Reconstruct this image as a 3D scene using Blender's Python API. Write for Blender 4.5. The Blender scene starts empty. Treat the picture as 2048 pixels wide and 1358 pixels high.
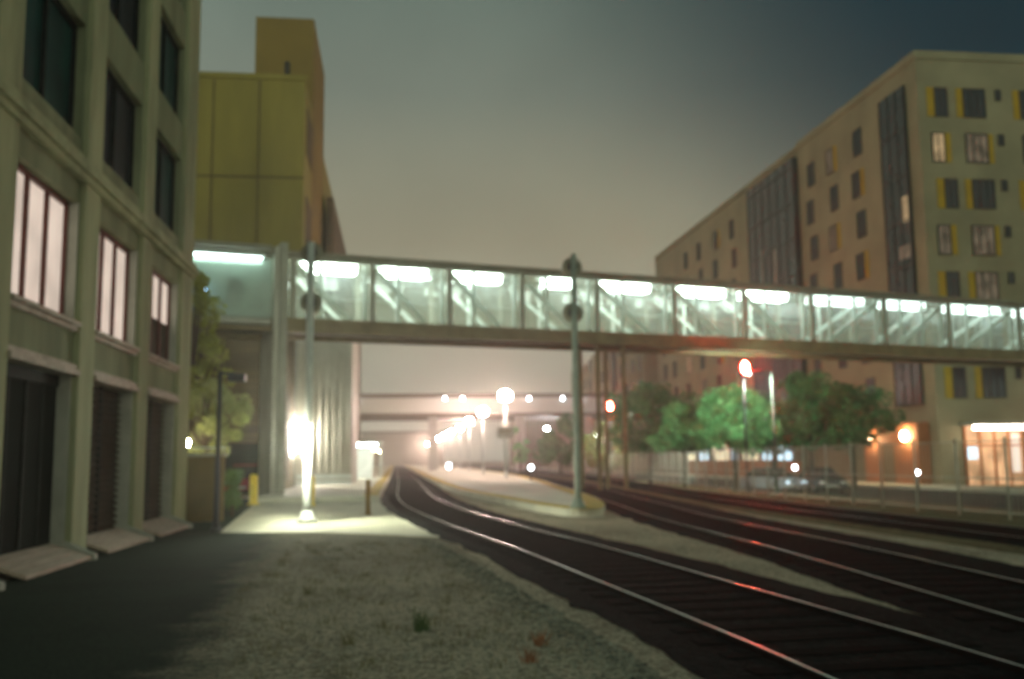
import bpy, bmesh, math, random
from mathutils import Vector, Matrix
PI = math.pi
random.seed(7)
sc = bpy.context.scene
col = sc.collection

# ------------------------------------------------------------------ camera
CAM_H = 1.6
YAW, PITCH, ROLL = math.radians(6.8646), math.radians(7.0320), math.radians(0.6)
F_PX, CXP, CYP = 1950.0, 1024.0, 679.0
fw = Vector((math.sin(YAW) * math.cos(PITCH), math.cos(YAW) * math.cos(PITCH), math.sin(PITCH)))
r0 = Vector((math.cos(YAW), -math.sin(YAW), 0))
u0 = r0.cross(fw)
up = u0 * math.cos(ROLL) + r0 * math.sin(ROLL)
rt = r0 * math.cos(ROLL) - u0 * math.sin(ROLL)
cd = bpy.data.cameras.new("camera")
cam = bpy.data.objects.new("camera", cd)
col.objects.link(cam)
M = Matrix(((rt.x, up.x, -fw.x, 0), (rt.y, up.y, -fw.y, 0), (rt.z, up.z, -fw.z, CAM_H), (0, 0, 0, 1)))
cam.matrix_world = M
cd.sensor_width = 36
cd.lens = 36 * F_PX / 2048
cd.clip_start, cd.clip_end = 0.1, 5000
cd.dof.use_dof = True            # the photograph is soft all over: lens focused far too near
cd.dof.focus_distance = 2.0
cd.dof.aperture_fstop = 3.2
sc.camera = cam

# ------------------------------------------------------------------ view, world
sc.view_settings.view_transform = 'Standard'
sc.view_settings.look = 'None'
sc.view_settings.gamma = 1
sc.view_settings.exposure = 0
sc.cycles.max_bounces = 6
sc.cycles.transparent_max_bounces = 24
sc.cycles.sample_clamp_indirect = 4

world = bpy.data.worlds.new("World")
sc.world = world
world.use_nodes = True
nt = world.node_tree
nt.nodes.clear()
def N(nt_, t, **kw):
    n = nt_.nodes.new(t)
    for k, v in kw.items():
        setattr(n, k, v)
    return n
out = N(nt, 'ShaderNodeOutputWorld')
bg = N(nt, 'ShaderNodeBackground')
tc = N(nt, 'ShaderNodeTexCoord')
sep = N(nt, 'ShaderNodeSeparateXYZ')
nt.links.new(tc.outputs['Generated'], sep.inputs[0])
ramp = N(nt, 'ShaderNodeValToRGB')      # city glow by height above the horizon
cr = ramp.color_ramp
cr.elements[0].position = 0.0
cr.elements[0].color = (0.47, 0.52, 0.42, 1)
cr.elements[1].position = 1.0
cr.elements[1].color = (0.035, 0.078, 0.070, 1)
for p_, c_ in ((0.07, (0.43, 0.46, 0.36)), (0.13, (0.35, 0.345, 0.25)), (0.22, (0.25, 0.235, 0.16)), (0.36, (0.128, 0.150, 0.122)), (0.55, (0.062, 0.104, 0.092))):
    e = cr.elements.new(p_)
    e.color = (*c_, 1)
nt.links.new(sep.outputs['Z'], ramp.inputs[0])
# the night side of the sky, away from the city glow, is dark teal
dotn = N(nt, 'ShaderNodeVectorMath', operation='DOT_PRODUCT')
dd = (rt * (2600 - CXP) + up * (CYP + 650) + fw * F_PX).normalized()
dotn.inputs[1].default_value = dd
nt.links.new(tc.outputs['Generated'], dotn.inputs[0])
mr = N(nt, 'ShaderNodeMapRange', interpolation_type='SMOOTHSTEP')
mr.inputs['From Min'].default_value = 0.77
mr.inputs['From Max'].default_value = 0.96
nt.links.new(dotn.outputs['Value'], mr.inputs['Value'])
mixc = N(nt, 'ShaderNodeMix', data_type='RGBA')
nt.links.new(mr.outputs[0], mixc.inputs[0])
nt.links.new(ramp.outputs[0], mixc.inputs[6])
mixc.inputs[7].default_value = (0.002, 0.014, 0.022, 1)
# faint cloud in the glow
nz = N(nt, 'ShaderNodeTexNoise')
nz.inputs['Scale'].default_value = 2.2
nz.inputs['Detail'].default_value = 4
nt.links.new(tc.outputs['Generated'], nz.inputs['Vector'])
mr2 = N(nt, 'ShaderNodeMapRange')
mr2.inputs['From Min'].default_value = 0.3
mr2.inputs['From Max'].default_value = 0.7
mr2.inputs['To Min'].default_value = 0.78
mr2.inputs['To Max'].default_value = 1.2
nt.links.new(nz.outputs[0], mr2.inputs['Value'])
vm = N(nt, 'ShaderNodeVectorMath', operation='SCALE')
nt.links.new(mixc.outputs[2], vm.inputs[0])
# sky behind the camera brightened, an added fill for surfaces facing it
mr3 = N(nt, 'ShaderNodeMapRange', interpolation_type='SMOOTHSTEP')
mr3.inputs['From Min'].default_value = 0.25
mr3.inputs['From Max'].default_value = -0.65
mr3.inputs['To Min'].default_value = 1.0
mr3.inputs['To Max'].default_value = 1.5
nt.links.new(sep.outputs['Y'], mr3.inputs['Value'])
mu = N(nt, 'ShaderNodeMath', operation='MULTIPLY')
nt.links.new(mr2.outputs[0], mu.inputs[0])
nt.links.new(mr3.outputs[0], mu.inputs[1])
nt.links.new(mu.outputs[0], vm.inputs['Scale'])
nt.links.new(vm.outputs[0], bg.inputs['Color'])
bg.inputs['Strength'].default_value = 1.55
nt.links.new(bg.outputs[0], out.inputs[0])

# ------------------------------------------------------------------ pixel -> place helpers
def ray(px, py):
    return rt * (px - CXP) + up * (CYP - py) + fw * F_PX
CO = Vector((0, 0, CAM_H))
def gnd(px, py, z=0.0):
    d = ray(px, py)
    return CO + d * ((z - CAM_H) / d.z)
def atY(px, py, Y):
    d = ray(px, py)
    return CO + d * (Y / d.y)
def atX(px, py, X):
    d = ray(px, py)
    return CO + d * (X / d.x)

# ------------------------------------------------------------------ materials
def mat(name, c1, c2=None, scale=3.0, rough=0.8, metal=0.0, bump=0.0, bscale=None, spec=0.4, detail=6, stretch=(1, 1, 1), contrast=(0.35, 0.65)):
    m = bpy.data.materials.new(name)
    m.use_nodes = True
    t = m.node_tree
    b = t.nodes['Principled BSDF']
    b.inputs['Roughness'].default_value = rough
    b.inputs['Metallic'].default_value = metal
    b.inputs['Specular IOR Level'].default_value = spec
    c2 = c2 or tuple(min(1, x * 0.72) for x in c1)
    co = N(t, 'ShaderNodeTexCoord')
    mp = N(t, 'ShaderNodeMapping')
    mp.inputs['Scale'].default_value = stretch
    t.links.new(co.outputs['Object'], mp.inputs[0])
    n1 = N(t, 'ShaderNodeTexNoise')
    n1.inputs['Scale'].default_value = scale
    n1.inputs['Detail'].default_value = detail
    n1.inputs['Roughness'].default_value = 0.62
    t.links.new(mp.outputs[0], n1.inputs['Vector'])
    r = N(t, 'ShaderNodeValToRGB')
    r.color_ramp.elements[0].position = contrast[0]
    r.color_ramp.elements[0].color = (*c2, 1)
    r.color_ramp.elements[1].position = contrast[1]
    r.color_ramp.elements[1].color = (*c1, 1)
    t.links.new(n1.outputs[0], r.inputs[0])
    t.links.new(r.outputs[0], b.inputs['Base Color'])
    if bump:
        n2 = N(t, 'ShaderNodeTexNoise')
        n2.inputs['Scale'].default_value = bscale or scale * 6
        n2.inputs['Detail'].default_value = 4
        t.links.new(mp.outputs[0], n2.inputs['Vector'])
        bp = N(t, 'ShaderNodeBump')
        bp.inputs['Strength'].default_value = bump
        bp.inputs['Distance'].default_value = 0.03
        t.links.new(n2.outputs[0], bp.inputs['Height'])
        t.links.new(bp.outputs[0], b.inputs['Normal'])
    return m

def gravel_mat(name, c1, c2, size, patch=0.5, bump=0.8):
    """stones (voronoi cells of varied tone) over slow patches"""
    m = bpy.data.materials.new(name)
    m.use_nodes = True
    t = m.node_tree
    b = t.nodes['Principled BSDF']
    b.inputs['Roughness'].default_value = 1.0
    b.inputs['Specular IOR Level'].default_value = 0.03
    co = N(t, 'ShaderNodeTexCoord')
    vo = N(t, 'ShaderNodeTexVoronoi')
    vo.inputs['Scale'].default_value = size
    t.links.new(co.outputs['Object'], vo.inputs['Vector'])
    sp = N(t, 'ShaderNodeSeparateColor')
    t.links.new(vo.outputs['Color'], sp.inputs[0])
    n1 = N(t, 'ShaderNodeTexNoise')
    n1.inputs['Scale'].default_value = patch
    n1.inputs['Detail'].default_value = 7
    n1.inputs['Roughness'].default_value = 0.65
    t.links.new(co.outputs['Object'], n1.inputs['Vector'])
    ma = N(t, 'ShaderNodeMath', operation='MULTIPLY_ADD')
    t.links.new(sp.outputs[0], ma.inputs[0])
    ma.inputs[1].default_value = 0.55
    t.links.new(n1.outputs[0], ma.inputs[2])
    r = N(t, 'ShaderNodeValToRGB')
    r.color_ramp.elements[0].position = 0.42
    r.color_ramp.elements[0].color = (*c2, 1)
    r.color_ramp.elements[1].position = 1.05
    r.color_ramp.elements[1].color = (*c1, 1)
    t.links.new(ma.outputs[0], r.inputs[0])
    t.links.new(r.outputs[0], b.inputs['Base Color'])
    bp = N(t, 'ShaderNodeBump')
    bp.inputs['Strength'].default_value = bump
    bp.inputs['Distance'].default_value = 0.04
    t.links.new(vo.outputs['Distance'], bp.inputs['Height'])
    t.links.new(bp.outputs[0], b.inputs['Normal'])
    return m

def emis(name, c, s, vary=0.0, vscale=2.0):
    m = bpy.data.materials.new(name)
    m.use_nodes = True
    t = m.node_tree
    b = t.nodes['Principled BSDF']
    b.inputs['Base Color'].default_value = (*[x * 0.3 for x in c], 1)
    b.inputs['Roughness'].default_value = 0.5
    b.inputs['Emission Color'].default_value = (*c, 1)
    b.inputs['Emission Strength'].default_value = s
    if vary:
        co = N(t, 'ShaderNodeTexCoord')
        n1 = N(t, 'ShaderNodeTexNoise')
        n1.inputs['Scale'].default_value = vscale
        t.links.new(co.outputs['Object'], n1.inputs['Vector'])
        q = N(t, 'ShaderNodeMapRange')
        q.inputs['From Min'].default_value = 0.3
        q.inputs['From Max'].default_value = 0.7
        q.inputs['To Min'].default_value = s * (1 - vary)
        q.inputs['To Max'].default_value = s * (1 + vary)
        t.links.new(n1.outputs[0], q.inputs['Value'])
        t.links.new(q.outputs[0], b.inputs['Emission Strength'])
    return m

def clear_glass(name, tint, haze=0.3):
    """dusty see-through glazing: mostly clear, part milky"""
    m = bpy.data.materials.new(name)
    m.use_nodes = True
    t = m.node_tree
    t.nodes.clear()
    o = N(t, 'ShaderNodeOutputMaterial')
    tr = N(t, 'ShaderNodeBsdfTransparent')
    tr.inputs[0].default_value = (*tint, 1)
    tl = N(t, 'ShaderNodeBsdfTranslucent')
    tl.inputs[0].default_value = (0.72, 0.82, 0.78, 1)
    df = N(t, 'ShaderNodeBsdfDiffuse')
    df.inputs[0].default_value = (0.60, 0.69, 0.65, 1)
    mx0 = N(t, 'ShaderNodeMixShader')
    t.links.new(tl.outputs[0], mx0.inputs[1])
    t.links.new(df.outputs[0], mx0.inputs[2])
    co = N(t, 'ShaderNodeTexCoord')
    n1 = N(t, 'ShaderNodeTexNoise')
    n1.inputs['Scale'].default_value = 0.8
    n1.inputs['Detail'].default_value = 5
    t.links.new(co.outputs['Object'], n1.inputs['Vector'])
    q = N(t, 'ShaderNodeMapRange')
    q.inputs['To Min'].default_value = haze * 0.6
    q.inputs['To Max'].default_value = haze * 1.4
    t.links.new(n1.outputs[0], q.inputs['Value'])
    mx = N(t, 'ShaderNodeMixShader')
    t.links.new(q.outputs[0], mx.inputs[0])
    t.links.new(tr.outputs[0], mx.inputs[1])
    t.links.new(mx0.outputs[0], mx.inputs[2])
    gl = N(t, 'ShaderNodeBsdfGlossy')
    gl.inputs['Roughness'].default_value = 0.05
    mx2 = N(t, 'ShaderNodeMixShader')
    mx2.inputs[0].default_value = 0.05
    t.links.new(mx.outputs[0], mx2.inputs[1])
    t.links.new(gl.outputs[0], mx2.inputs[2])
    t.links.new(mx2.outputs[0], o.inputs[0])
    return m

MT = {}
MT['gravel'] = gravel_mat('gravel', (0.66, 0.57, 0.41), (0.18, 0.155, 0.11), 26, 0.35)
MT['dirt'] = gravel_mat('dirt', (0.24, 0.20, 0.11), (0.09, 0.075, 0.04), 9, 0.25, 0.5)
MT['ballast'] = gravel_mat('ballast', (0.014, 0.019, 0.018), (0.003, 0.006, 0.006), 16, 0.6, 0.8)
MT['asphalt'] = gravel_mat('asphalt', (0.030, 0.050, 0.034), (0.010, 0.020, 0.014), 60, 0.3, 0.3)
MT['road'] = gravel_mat('road_asphalt', (0.07, 0.068, 0.06), (0.03, 0.03, 0.028), 40, 0.2, 0.3)
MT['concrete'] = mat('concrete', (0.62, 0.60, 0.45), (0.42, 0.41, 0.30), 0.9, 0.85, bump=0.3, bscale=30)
MT['platform'] = mat('platform_concrete', (0.78, 0.76, 0.60), (0.60, 0.585, 0.46), 0.5, 0.8, bump=0.2, bscale=25)
MT['tactile'] = mat('yellow_tactile', (0.62, 0.46, 0.06), (0.42, 0.31, 0.05), 3, 0.7, bump=0.5, bscale=60)
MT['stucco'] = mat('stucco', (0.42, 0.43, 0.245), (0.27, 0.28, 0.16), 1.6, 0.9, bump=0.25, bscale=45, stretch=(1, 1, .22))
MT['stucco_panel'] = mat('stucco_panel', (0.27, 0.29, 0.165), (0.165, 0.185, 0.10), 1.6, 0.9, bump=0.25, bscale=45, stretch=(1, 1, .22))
MT['trim'] = mat('pale_trim', (0.50, 0.42, 0.34), (0.32, 0.26, 0.2), 2.5, 0.7, bump=0.1)
MT['jamb'] = mat('pale_jamb', (0.46, 0.46, 0.38), (0.33, 0.33, 0.27), 2, 0.6)
MT['sill_wood'] = mat('sill_boards', (0.62, 0.50, 0.40), (0.36, 0.25, 0.18), 3, 0.6, stretch=(14, 0.6, 8))
MT['mullion'] = mat('red_brown_frame', (0.12, 0.025, 0.015), (0.07, 0.015, 0.01), 5, 0.5)
MT['dark_frame'] = mat('dark_frame', (0.012, 0.022, 0.02), (0.006, 0.011, 0.01), 5, 0.8, spec=0.1)
MT['dark_pane'] = mat('dark_pane', (0.008, 0.065, 0.055), (0.003, 0.024, 0.024), 0.9, 0.45, spec=0.15)
MT['blue_pane'] = mat('blue_pane', (0.022, 0.032, 0.04), (0.008, 0.014, 0.018), 0.9, 0.45, spec=0.18)
MT['door_dark'] = mat('dark_door', (0.006, 0.013, 0.011), (0.003, 0.006, 0.005), 1.2, 0.9, spec=0.03)
MT['louvre'] = mat('brown_louvre', (0.075, 0.054, 0.034), (0.04, 0.03, 0.02), 3, 0.8, spec=0.1)
MT['lit'] = emis('lit_blind', (0.66, 0.54, 0.45), 1.0, 0.15, 1.2)
MT['lit_white'] = emis('lit_pane_edge', (0.85, 0.72, 0.6), 0.9, 0.1)
MT['roof'] = mat('roof_felt', (0.06, 0.06, 0.05), (0.03, 0.03, 0.03), 1, 0.9)
MT['steel'] = mat('rail_steel', (0.72, 0.76, 0.70), (0.45, 0.47, 0.43), 2, 0.28, metal=1.0, stretch=(1, 0.2, 1))
MT['rust'] = mat('rail_rust', (0.016, 0.015, 0.013), (0.008, 0.008, 0.007), 6, 1.0, spec=0.03)
MT['tie'] = mat('sleeper', (0.007, 0.009, 0.009), (0.003, 0.005, 0.005), 4, 1.0, bump=0.4, spec=0.02)
MT['silver'] = mat('silver_paint', (0.78, 0.80, 0.72), (0.62, 0.64, 0.58), 3, 0.5, metal=0.2)
MT['green_pole'] = mat('pole_paint', (0.36, 0.42, 0.34), (0.26, 0.31, 0.25), 3, 0.5)
MT['black'] = mat('black_paint', (0.02, 0.022, 0.025), (0.01, 0.011, 0.012), 5, 0.5)
MT['dark_post'] = mat('dark_post', (0.05, 0.055, 0.06), (0.03, 0.035, 0.04), 5, 0.45)
MT['yellow'] = mat('yellow_paint', (0.95, 0.74, 0.10), (0.85, 0.6, 0.06), 4, 0.5)
MT['orange'] = mat('orange_paint', (0.34, 0.2, 0.04), (0.27, 0.15, 0.03), 4, 0.5)
MT['girder'] = mat('bridge_girder', (0.26, 0.215, 0.10), (0.16, 0.13, 0.06), 1.2, 0.7)
MT['bridge_roof'] = mat('bridge_roof', (0.30, 0.28, 0.2), (0.2, 0.19, 0.14), 1, 0.7)
MT['bridge_post'] = mat('bridge_post', (0.40, 0.40, 0.31), (0.30, 0.30, 0.23), 1.2, 0.7)
MT['white_steel'] = mat('white_steel', (0.78, 0.84, 0.78), (0.62, 0.68, 0.62), 1.5, 0.5)
MT['glass'] = clear_glass('bridge_glass', (0.86, 0.89, 0.83), 0.13)
MT['tube'] = emis('fluorescent_tube', (0.86, 0.98, 1.0), 20)
MT['tube_dim'] = emis('fluorescent_tube_dim', (0.80, 0.95, 1.0), 7)
MT['ochre'] = mat('ochre_wall', (0.34, 0.275, 0.06), (0.23, 0.19, 0.042), 0.35, 0.9, bump=0.2, bscale=6, stretch=(1, 1, .2))
MT['ochre2'] = mat('orange_ochre_wall', (0.30, 0.20, 0.045), (0.22, 0.15, 0.035), 0.15, 0.9)
MT['brown_wall'] = mat('brown_wall', (0.16, 0.115, 0.05), (0.09, 0.065, 0.03), 0.4, 0.9, stretch=(0.3, 1, 2))
MT['corrugated'] = mat('corrugated_steel', (0.52, 0.52, 0.42), (0.38, 0.37, 0.28), 0.5, 0.6)
MT['tan'] = mat('tan_wall', (0.21, 0.15, 0.055), (0.15, 0.11, 0.04), 0.8, 0.9, bump=0.2)
MT['apt'] = mat('apartment_stucco', (0.36, 0.32, 0.19), (0.26, 0.235, 0.14), 0.25, 0.9, bump=0.15, bscale=8)
MT['apt_dark'] = mat('apartment_brown', (0.22, 0.17, 0.1), (0.15, 0.12, 0.07), 0.3, 0.9)
MT['apt_frame'] = mat('window_surround', (0.06, 0.055, 0.045), (0.04, 0.035, 0.03), 2, 0.6)
MT['apt_pane'] = mat('apartment_glass', (0.02, 0.04, 0.05), (0.009, 0.018, 0.025), 0.6, 0.2, spec=0.5)
MT['curtain_glass'] = mat('curtain_glass', (0.04, 0.06, 0.065), (0.016, 0.028, 0.034), 0.35, 0.25, spec=0.5)
MT['ypanel'] = mat('mustard_panel', (0.52, 0.33, 0.01), (0.42, 0.26, 0.008), 1, 0.7)
MT['lit_amber'] = emis('lit_curtain', (0.60, 0.42, 0.22), 0.5, 0.5, 1.5)
MT['lit_dim'] = emis('lit_room', (0.40, 0.30, 0.2), 0.16, 0.9, 1.5)
MT['brick'] = mat('red_brick', (0.52, 0.20, 0.075), (0.36, 0.13, 0.05), 2.5, 0.85, stretch=(1, 1, 3))
MT['shop_cream'] = emis('shop_window_cream', (0.9, 0.78, 0.5), 1.5, 0.4, 0.8)
MT['shop_blue'] = emis('shop_window_blue', (0.62, 0.86, 1.0), 1.8, 0.3, 0.8)
MT['lobby'] = emis('lobby_glow', (0.85, 0.48, 0.24), 0.85, 0.6, 0.7)
MT['lamp_pink_halo'] = emis('lamp_pink_halo', (1.0, 0.70, 0.62), 520)  # pink put into these white lamps to tint the halo around them
MT['lamp_cool'] = emis('lamp_cool', (0.88, 0.94, 1.0), 1500)
MT['lamp_small'] = emis('lamp_small', (0.88, 0.92, 1.0), 30)
MT['lamp_warm'] = emis('lamp_warm', (1.0, 0.72, 0.4), 160)
MT['wall_fixture'] = emis('wall_fixture', (1.0, 0.9, 0.8), 260)
MT['mast_tube'] = emis('mast_tube', (0.95, 1.0, 0.80), 760)
MT['shelter_tube'] = emis('shelter_tube', (0.95, 1.0, 0.93), 40)
MT['disc'] = mat('disc_paint', (0.30, 0.29, 0.21), (0.22, 0.21, 0.15), 3, 0.7)
MT['halo_red'] = emis('halo_red', (1.0, 0.045, 0.025), 900)  # red stands in for the halo around a white lamp
MT['yard_bulb'] = emis('yard_bulb', (1.0, 0.9, 0.6), 350)
MT['tree_fill'] = emis('tree_fill_lens', (0.80, 1.0, 0.88), 1500)
MT['cut_pole'] = mat('lamp_pole_paint', (0.10, 0.13, 0.10), (0.07, 0.09, 0.07), 3, 0.7)
MT['halo_red_rim'] = emis('halo_red_rim', (1.0, 0.07, 0.02), 1.6)
MT['bluelamp'] = emis('blue_lamp', (0.35, 0.65, 1.0), 10)
MT['poster'] = mat('poster', (0.55, 0.62, 0.6), (0.42, 0.48, 0.47), 2, 0.5)
MT['car_dark'] = mat('car_paint_dark', (0.03, 0.032, 0.036), (0.02, 0.022, 0.025), 1, 0.25, spec=0.6)
MT['car_red'] = mat('car_paint_red', (0.30, 0.02, 0.02), (0.22, 0.015, 0.015), 1, 0.25, spec=0.6)
MT['car_silver'] = mat('car_paint_silver', (0.42, 0.44, 0.46), (0.35, 0.37, 0.4), 1, 0.3, metal=0.4)
MT['car_glass'] = mat('car_glass', (0.02, 0.025, 0.03), (0.012, 0.016, 0.02), 1, 0.1, spec=0.6)
MT['rubber'] = mat('rubber', (0.02, 0.02, 0.02), (0.012, 0.012, 0.012), 4, 0.8)
MT['headlight'] = emis('headlight', (0.7, 0.88, 1.0), 2.2)
MT['tail'] = emis('tail_light', (1.0, 0.05, 0.03), 0.5)
MT['bark'] = mat('bark', (0.10, 0.075, 0.045), (0.05, 0.035, 0.02), 4, 0.9, stretch=(1, 1, 0.2))
def leaf_mat(name, a, b_):
    m = mat(name, a, b_, 1.4, 0.6, contrast=(0.3, 0.7))
    return m
MT['leaf_green'] = leaf_mat('leaf_green', (0.24, 0.60, 0.22), (0.08, 0.30, 0.10))
MT['leaf_dark'] = leaf_mat('leaf_dark', (0.07, 0.28, 0.08), (0.015, 0.085, 0.03))
MT['leaf_yellow'] = leaf_mat('leaf_yellow', (0.38, 0.40, 0.05), (0.2, 0.22, 0.03))
MT['leaf_pale'] = leaf_mat('leaf_pale', (0.34, 0.37, 0.13), (0.17, 0.20, 0.06))
MT['leaf_hedge'] = leaf_mat('leaf_hedge', (0.07, 0.14, 0.02), (0.03, 0.07, 0.01))
MT['drygrass'] = leaf_mat('dry_grass', (0.30, 0.24, 0.12), (0.12, 0.13, 0.05))
MT['red_weed'] = leaf_mat('red_weed', (0.40, 0.17, 0.07), (0.2, 0.09, 0.04))
MT['fence'] = mat('fence_metal', (0.55, 0.55, 0.44), (0.42, 0.42, 0.33), 3, 0.6)
MT['overpass'] = mat('overpass_concrete', (0.55, 0.55, 0.50), (0.44, 0.44, 0.40), 0.2, 0.9, stretch=(0.2, 1, 1))
MT['overpass_dark'] = mat('overpass_beam', (0.16, 0.13, 0.1), (0.1, 0.08, 0.06), 0.2, 0.9)
MT['far_wall'] = mat('far_wall', (0.34, 0.33, 0.28), (0.26, 0.25, 0.21), 0.1, 0.9)

# ------------------------------------------------------------------ mesh helpers
class MB:
    def __init__(s): s.bm = bmesh.new()
    def box(s, x0, x1, y0, y1, z0, z1, m=None):
        P = [(x0, y0, z0), (x1, y0, z0), (x1, y1, z0), (x0, y1, z0), (x0, y0, z1), (x1, y0, z1), (x1, y1, z1), (x0, y1, z1)]
        if m is not None: P = [m @ Vector(p) for p in P]
        v = [s.bm.verts.new(p) for p in P]
        for f in ((3, 2, 1, 0), (4, 5, 6, 7), (0, 1, 5, 4), (1, 2, 6, 5), (2, 3, 7, 6), (3, 0, 4, 7)):
            s.bm.faces.new([v[i] for i in f])
        return s
    def poly(s, pts, z0, z1):
        """prism from a plan outline (counter-clockwise)"""
        a = [s.bm.verts.new((p[0], p[1], z0)) for p in pts]
        b = [s.bm.verts.new((p[0], p[1], z1)) for p in pts]
        n = len(pts)
        s.bm.faces.new(a[::-1]); s.bm.faces.new(b)
        for i in range(n):
            s.bm.faces.new((a[i], a[(i + 1) % n], b[(i + 1) % n], b[i]))
        return s
    def tube(s, pts, rad, seg=12):
        pts = [Vector(p) for p in pts]
        n = len(pts)
        rr = rad if isinstance(rad, (list, tuple)) else [rad] * n
        rings = []
        for i, p in enumerate(pts):
            t = (pts[min(i + 1, n - 1)] - pts[max(i - 1, 0)]).normalized()
            a = t.cross(Vector((0, 0, 1)) if abs(t.z) < 0.9 else Vector((1, 0, 0))).normalized()
            b = t.cross(a)
            rings.append([s.bm.verts.new(p + (a * math.cos(2 * PI * k / seg) + b * math.sin(2 * PI * k / seg)) * rr[i]) for k in range(seg)])
        for i in range(n - 1):
            for k in range(seg):
                f = s.bm.faces.new((rings[i][k], rings[i][(k + 1) % seg], rings[i + 1][(k + 1) % seg], rings[i + 1][k]))
                f.smooth = True
        s.bm.faces.new(rings[0][::-1]); s.bm.faces.new(rings[-1])
        return s
    def bar(s, a, b, w, h):
        """square bar from a to b: w across, h deep"""
        a, b = Vector(a), Vector(b)
        t = (b - a).normalized()
        sd = t.cross(Vector((0, 1, 0)) if abs(t.y) < 0.9 else Vector((0, 0, 1))).normalized()
        uv = t.cross(sd)
        v = [s.bm.verts.new(p + sd * i * w / 2 + uv * j * h / 2) for p in (a, b) for i, j in ((-1, -1), (1, -1), (1, 1), (-1, 1))]
        for f in ((3, 2, 1, 0), (4, 5, 6, 7), (0, 1, 5, 4), (1, 2, 6, 5), (2, 3, 7, 6), (3, 0, 4, 7)):
            s.bm.faces.new([v[i] for i in f])
        return s
    def ball(s, c, r, sx=1, sy=1, sz=1, seg=14):
        q = bmesh.ops.create_uvsphere(s.bm, u_segments=seg, v_segments=seg // 2 + 2, radius=r)
        for v in q['verts']:
            v.co = Vector((v.co.x * sx, v.co.y * sy, v.co.z * sz)) + Vector(c)
        for f in s.bm.faces:
            if len(f.verts) <= 4 and q['verts'][0] in f.verts: pass
        for v in q['verts']:
            for f in v.link_faces: f.smooth = True
        return s
    def lathe(s, prof, c=(0, 0, 0), seg=16, axis='z'):
        rings = []
        for r, h in prof:
            ring = []
            for k in range(seg):
                a = 2 * PI * k / seg
                x, y = r * math.cos(a), r * math.sin(a)
                p = (x, y, h) if axis == 'z' else ((x, h, y) if axis == 'y' else (h, x, y))
                ring.append(s.bm.verts.new(Vector(p) + Vector(c)))
            rings.append(ring)
        for i in range(len(rings) - 1):
            for k in range(seg):
                f = s.bm.faces.new((rings[i][k], rings[i][(k + 1) % seg], rings[i + 1][(k + 1) % seg], rings[i + 1][k]))
                f.smooth = True
        s.bm.faces.new(rings[0][::-1]); s.bm.faces.new(rings[-1])
        return s
    def sweep(s, path, prof):
        """closed profile (x offset, z) swept along plan path [(x,y,z)]"""
        n = len(path)
        rings = []
        for i, p in enumerate(path):
            a, b = path[max(i - 1, 0)], path[min(i + 1, n - 1)]
            t = Vector((b[0] - a[0], b[1] - a[1], 0)).normalized()
            nrm = Vector((t.y, -t.x, 0))
            rings.append([s.bm.verts.new(Vector(p) + nrm * o + Vector((0, 0, z))) for o, z in prof])
        m = len(prof)
        for i in range(n - 1):
            for k in range(m):
                s.bm.faces.new((rings[i][k], rings[i + 1][k], rings[i + 1][(k + 1) % m], rings[i][(k + 1) % m]))
        s.bm.faces.new(rings[0]); s.bm.faces.new(rings[-1][::-1])
        return s
    def build(s, name, m, parent=None, loc=None, bevel=0):
        if not s.bm.verts: return None
        bmesh.ops.recalc_face_normals(s.bm, faces=s.bm.faces)
        me = bpy.data.meshes.new(name)
        s.bm.to_mesh(me); s.bm.free()
        me.materials.append(m)
        o = bpy.data.objects.new(name, me)
        col.objects.link(o)
        if parent is not None: o.parent = parent
        if loc is not None: o.location = loc
        if bevel:
            b = o.modifiers.new('bevel', 'BEVEL'); b.width = bevel; b.segments = 2; b.limit_method = 'ANGLE'
        return o

def box(name, m, parent, *a, **kw):
    return MB().box(*a).build(name, m, parent, **kw)
def tag(o, label=None, cat=None, group=None, kind=None):
    if label: o['label'] = label
    if cat: o['category'] = cat
    if group: o['group'] = group
    if kind: o['kind'] = kind
    return o
def thing(name, label, cat, loc=(0, 0, 0), rz=0, group=None):
    o = bpy.data.objects.new(name, None)
    col.objects.link(o)
    o.location = loc; o.rotation_euler = (0, 0, rz); o.empty_display_size = 0.3
    return tag(o, label, cat, group)
def struct(o): o['kind'] = 'structure'; return o
KIDS = {}
def dup(root, loc, rz=None, label=None, group=None, scale=None):
    def cp(o, par):
        c = o.copy(); col.objects.link(c)
        if par is not None: c.parent = par
        for ch in [x for x in col.objects if x.parent == o and x != c]:
            cp(ch, c)
        return c
    r = cp(root, None)
    r.location = loc
    if rz is not None: r.rotation_euler = (0, 0, rz)
    if label: r['label'] = label
    if group: r['group'] = group
    if scale: r.scale = scale
    return r

def sheet(name, m, pts, z):
    bm = bmesh.new()
    bm.faces.new([bm.verts.new((p[0], p[1], z)) for p in pts])
    me = bpy.data.meshes.new(name); bm.to_mesh(me); bm.free()
    me.materials.append(m)
    o = bpy.data.objects.new(name, me); col.objects.link(o)
    return struct(o)

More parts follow.
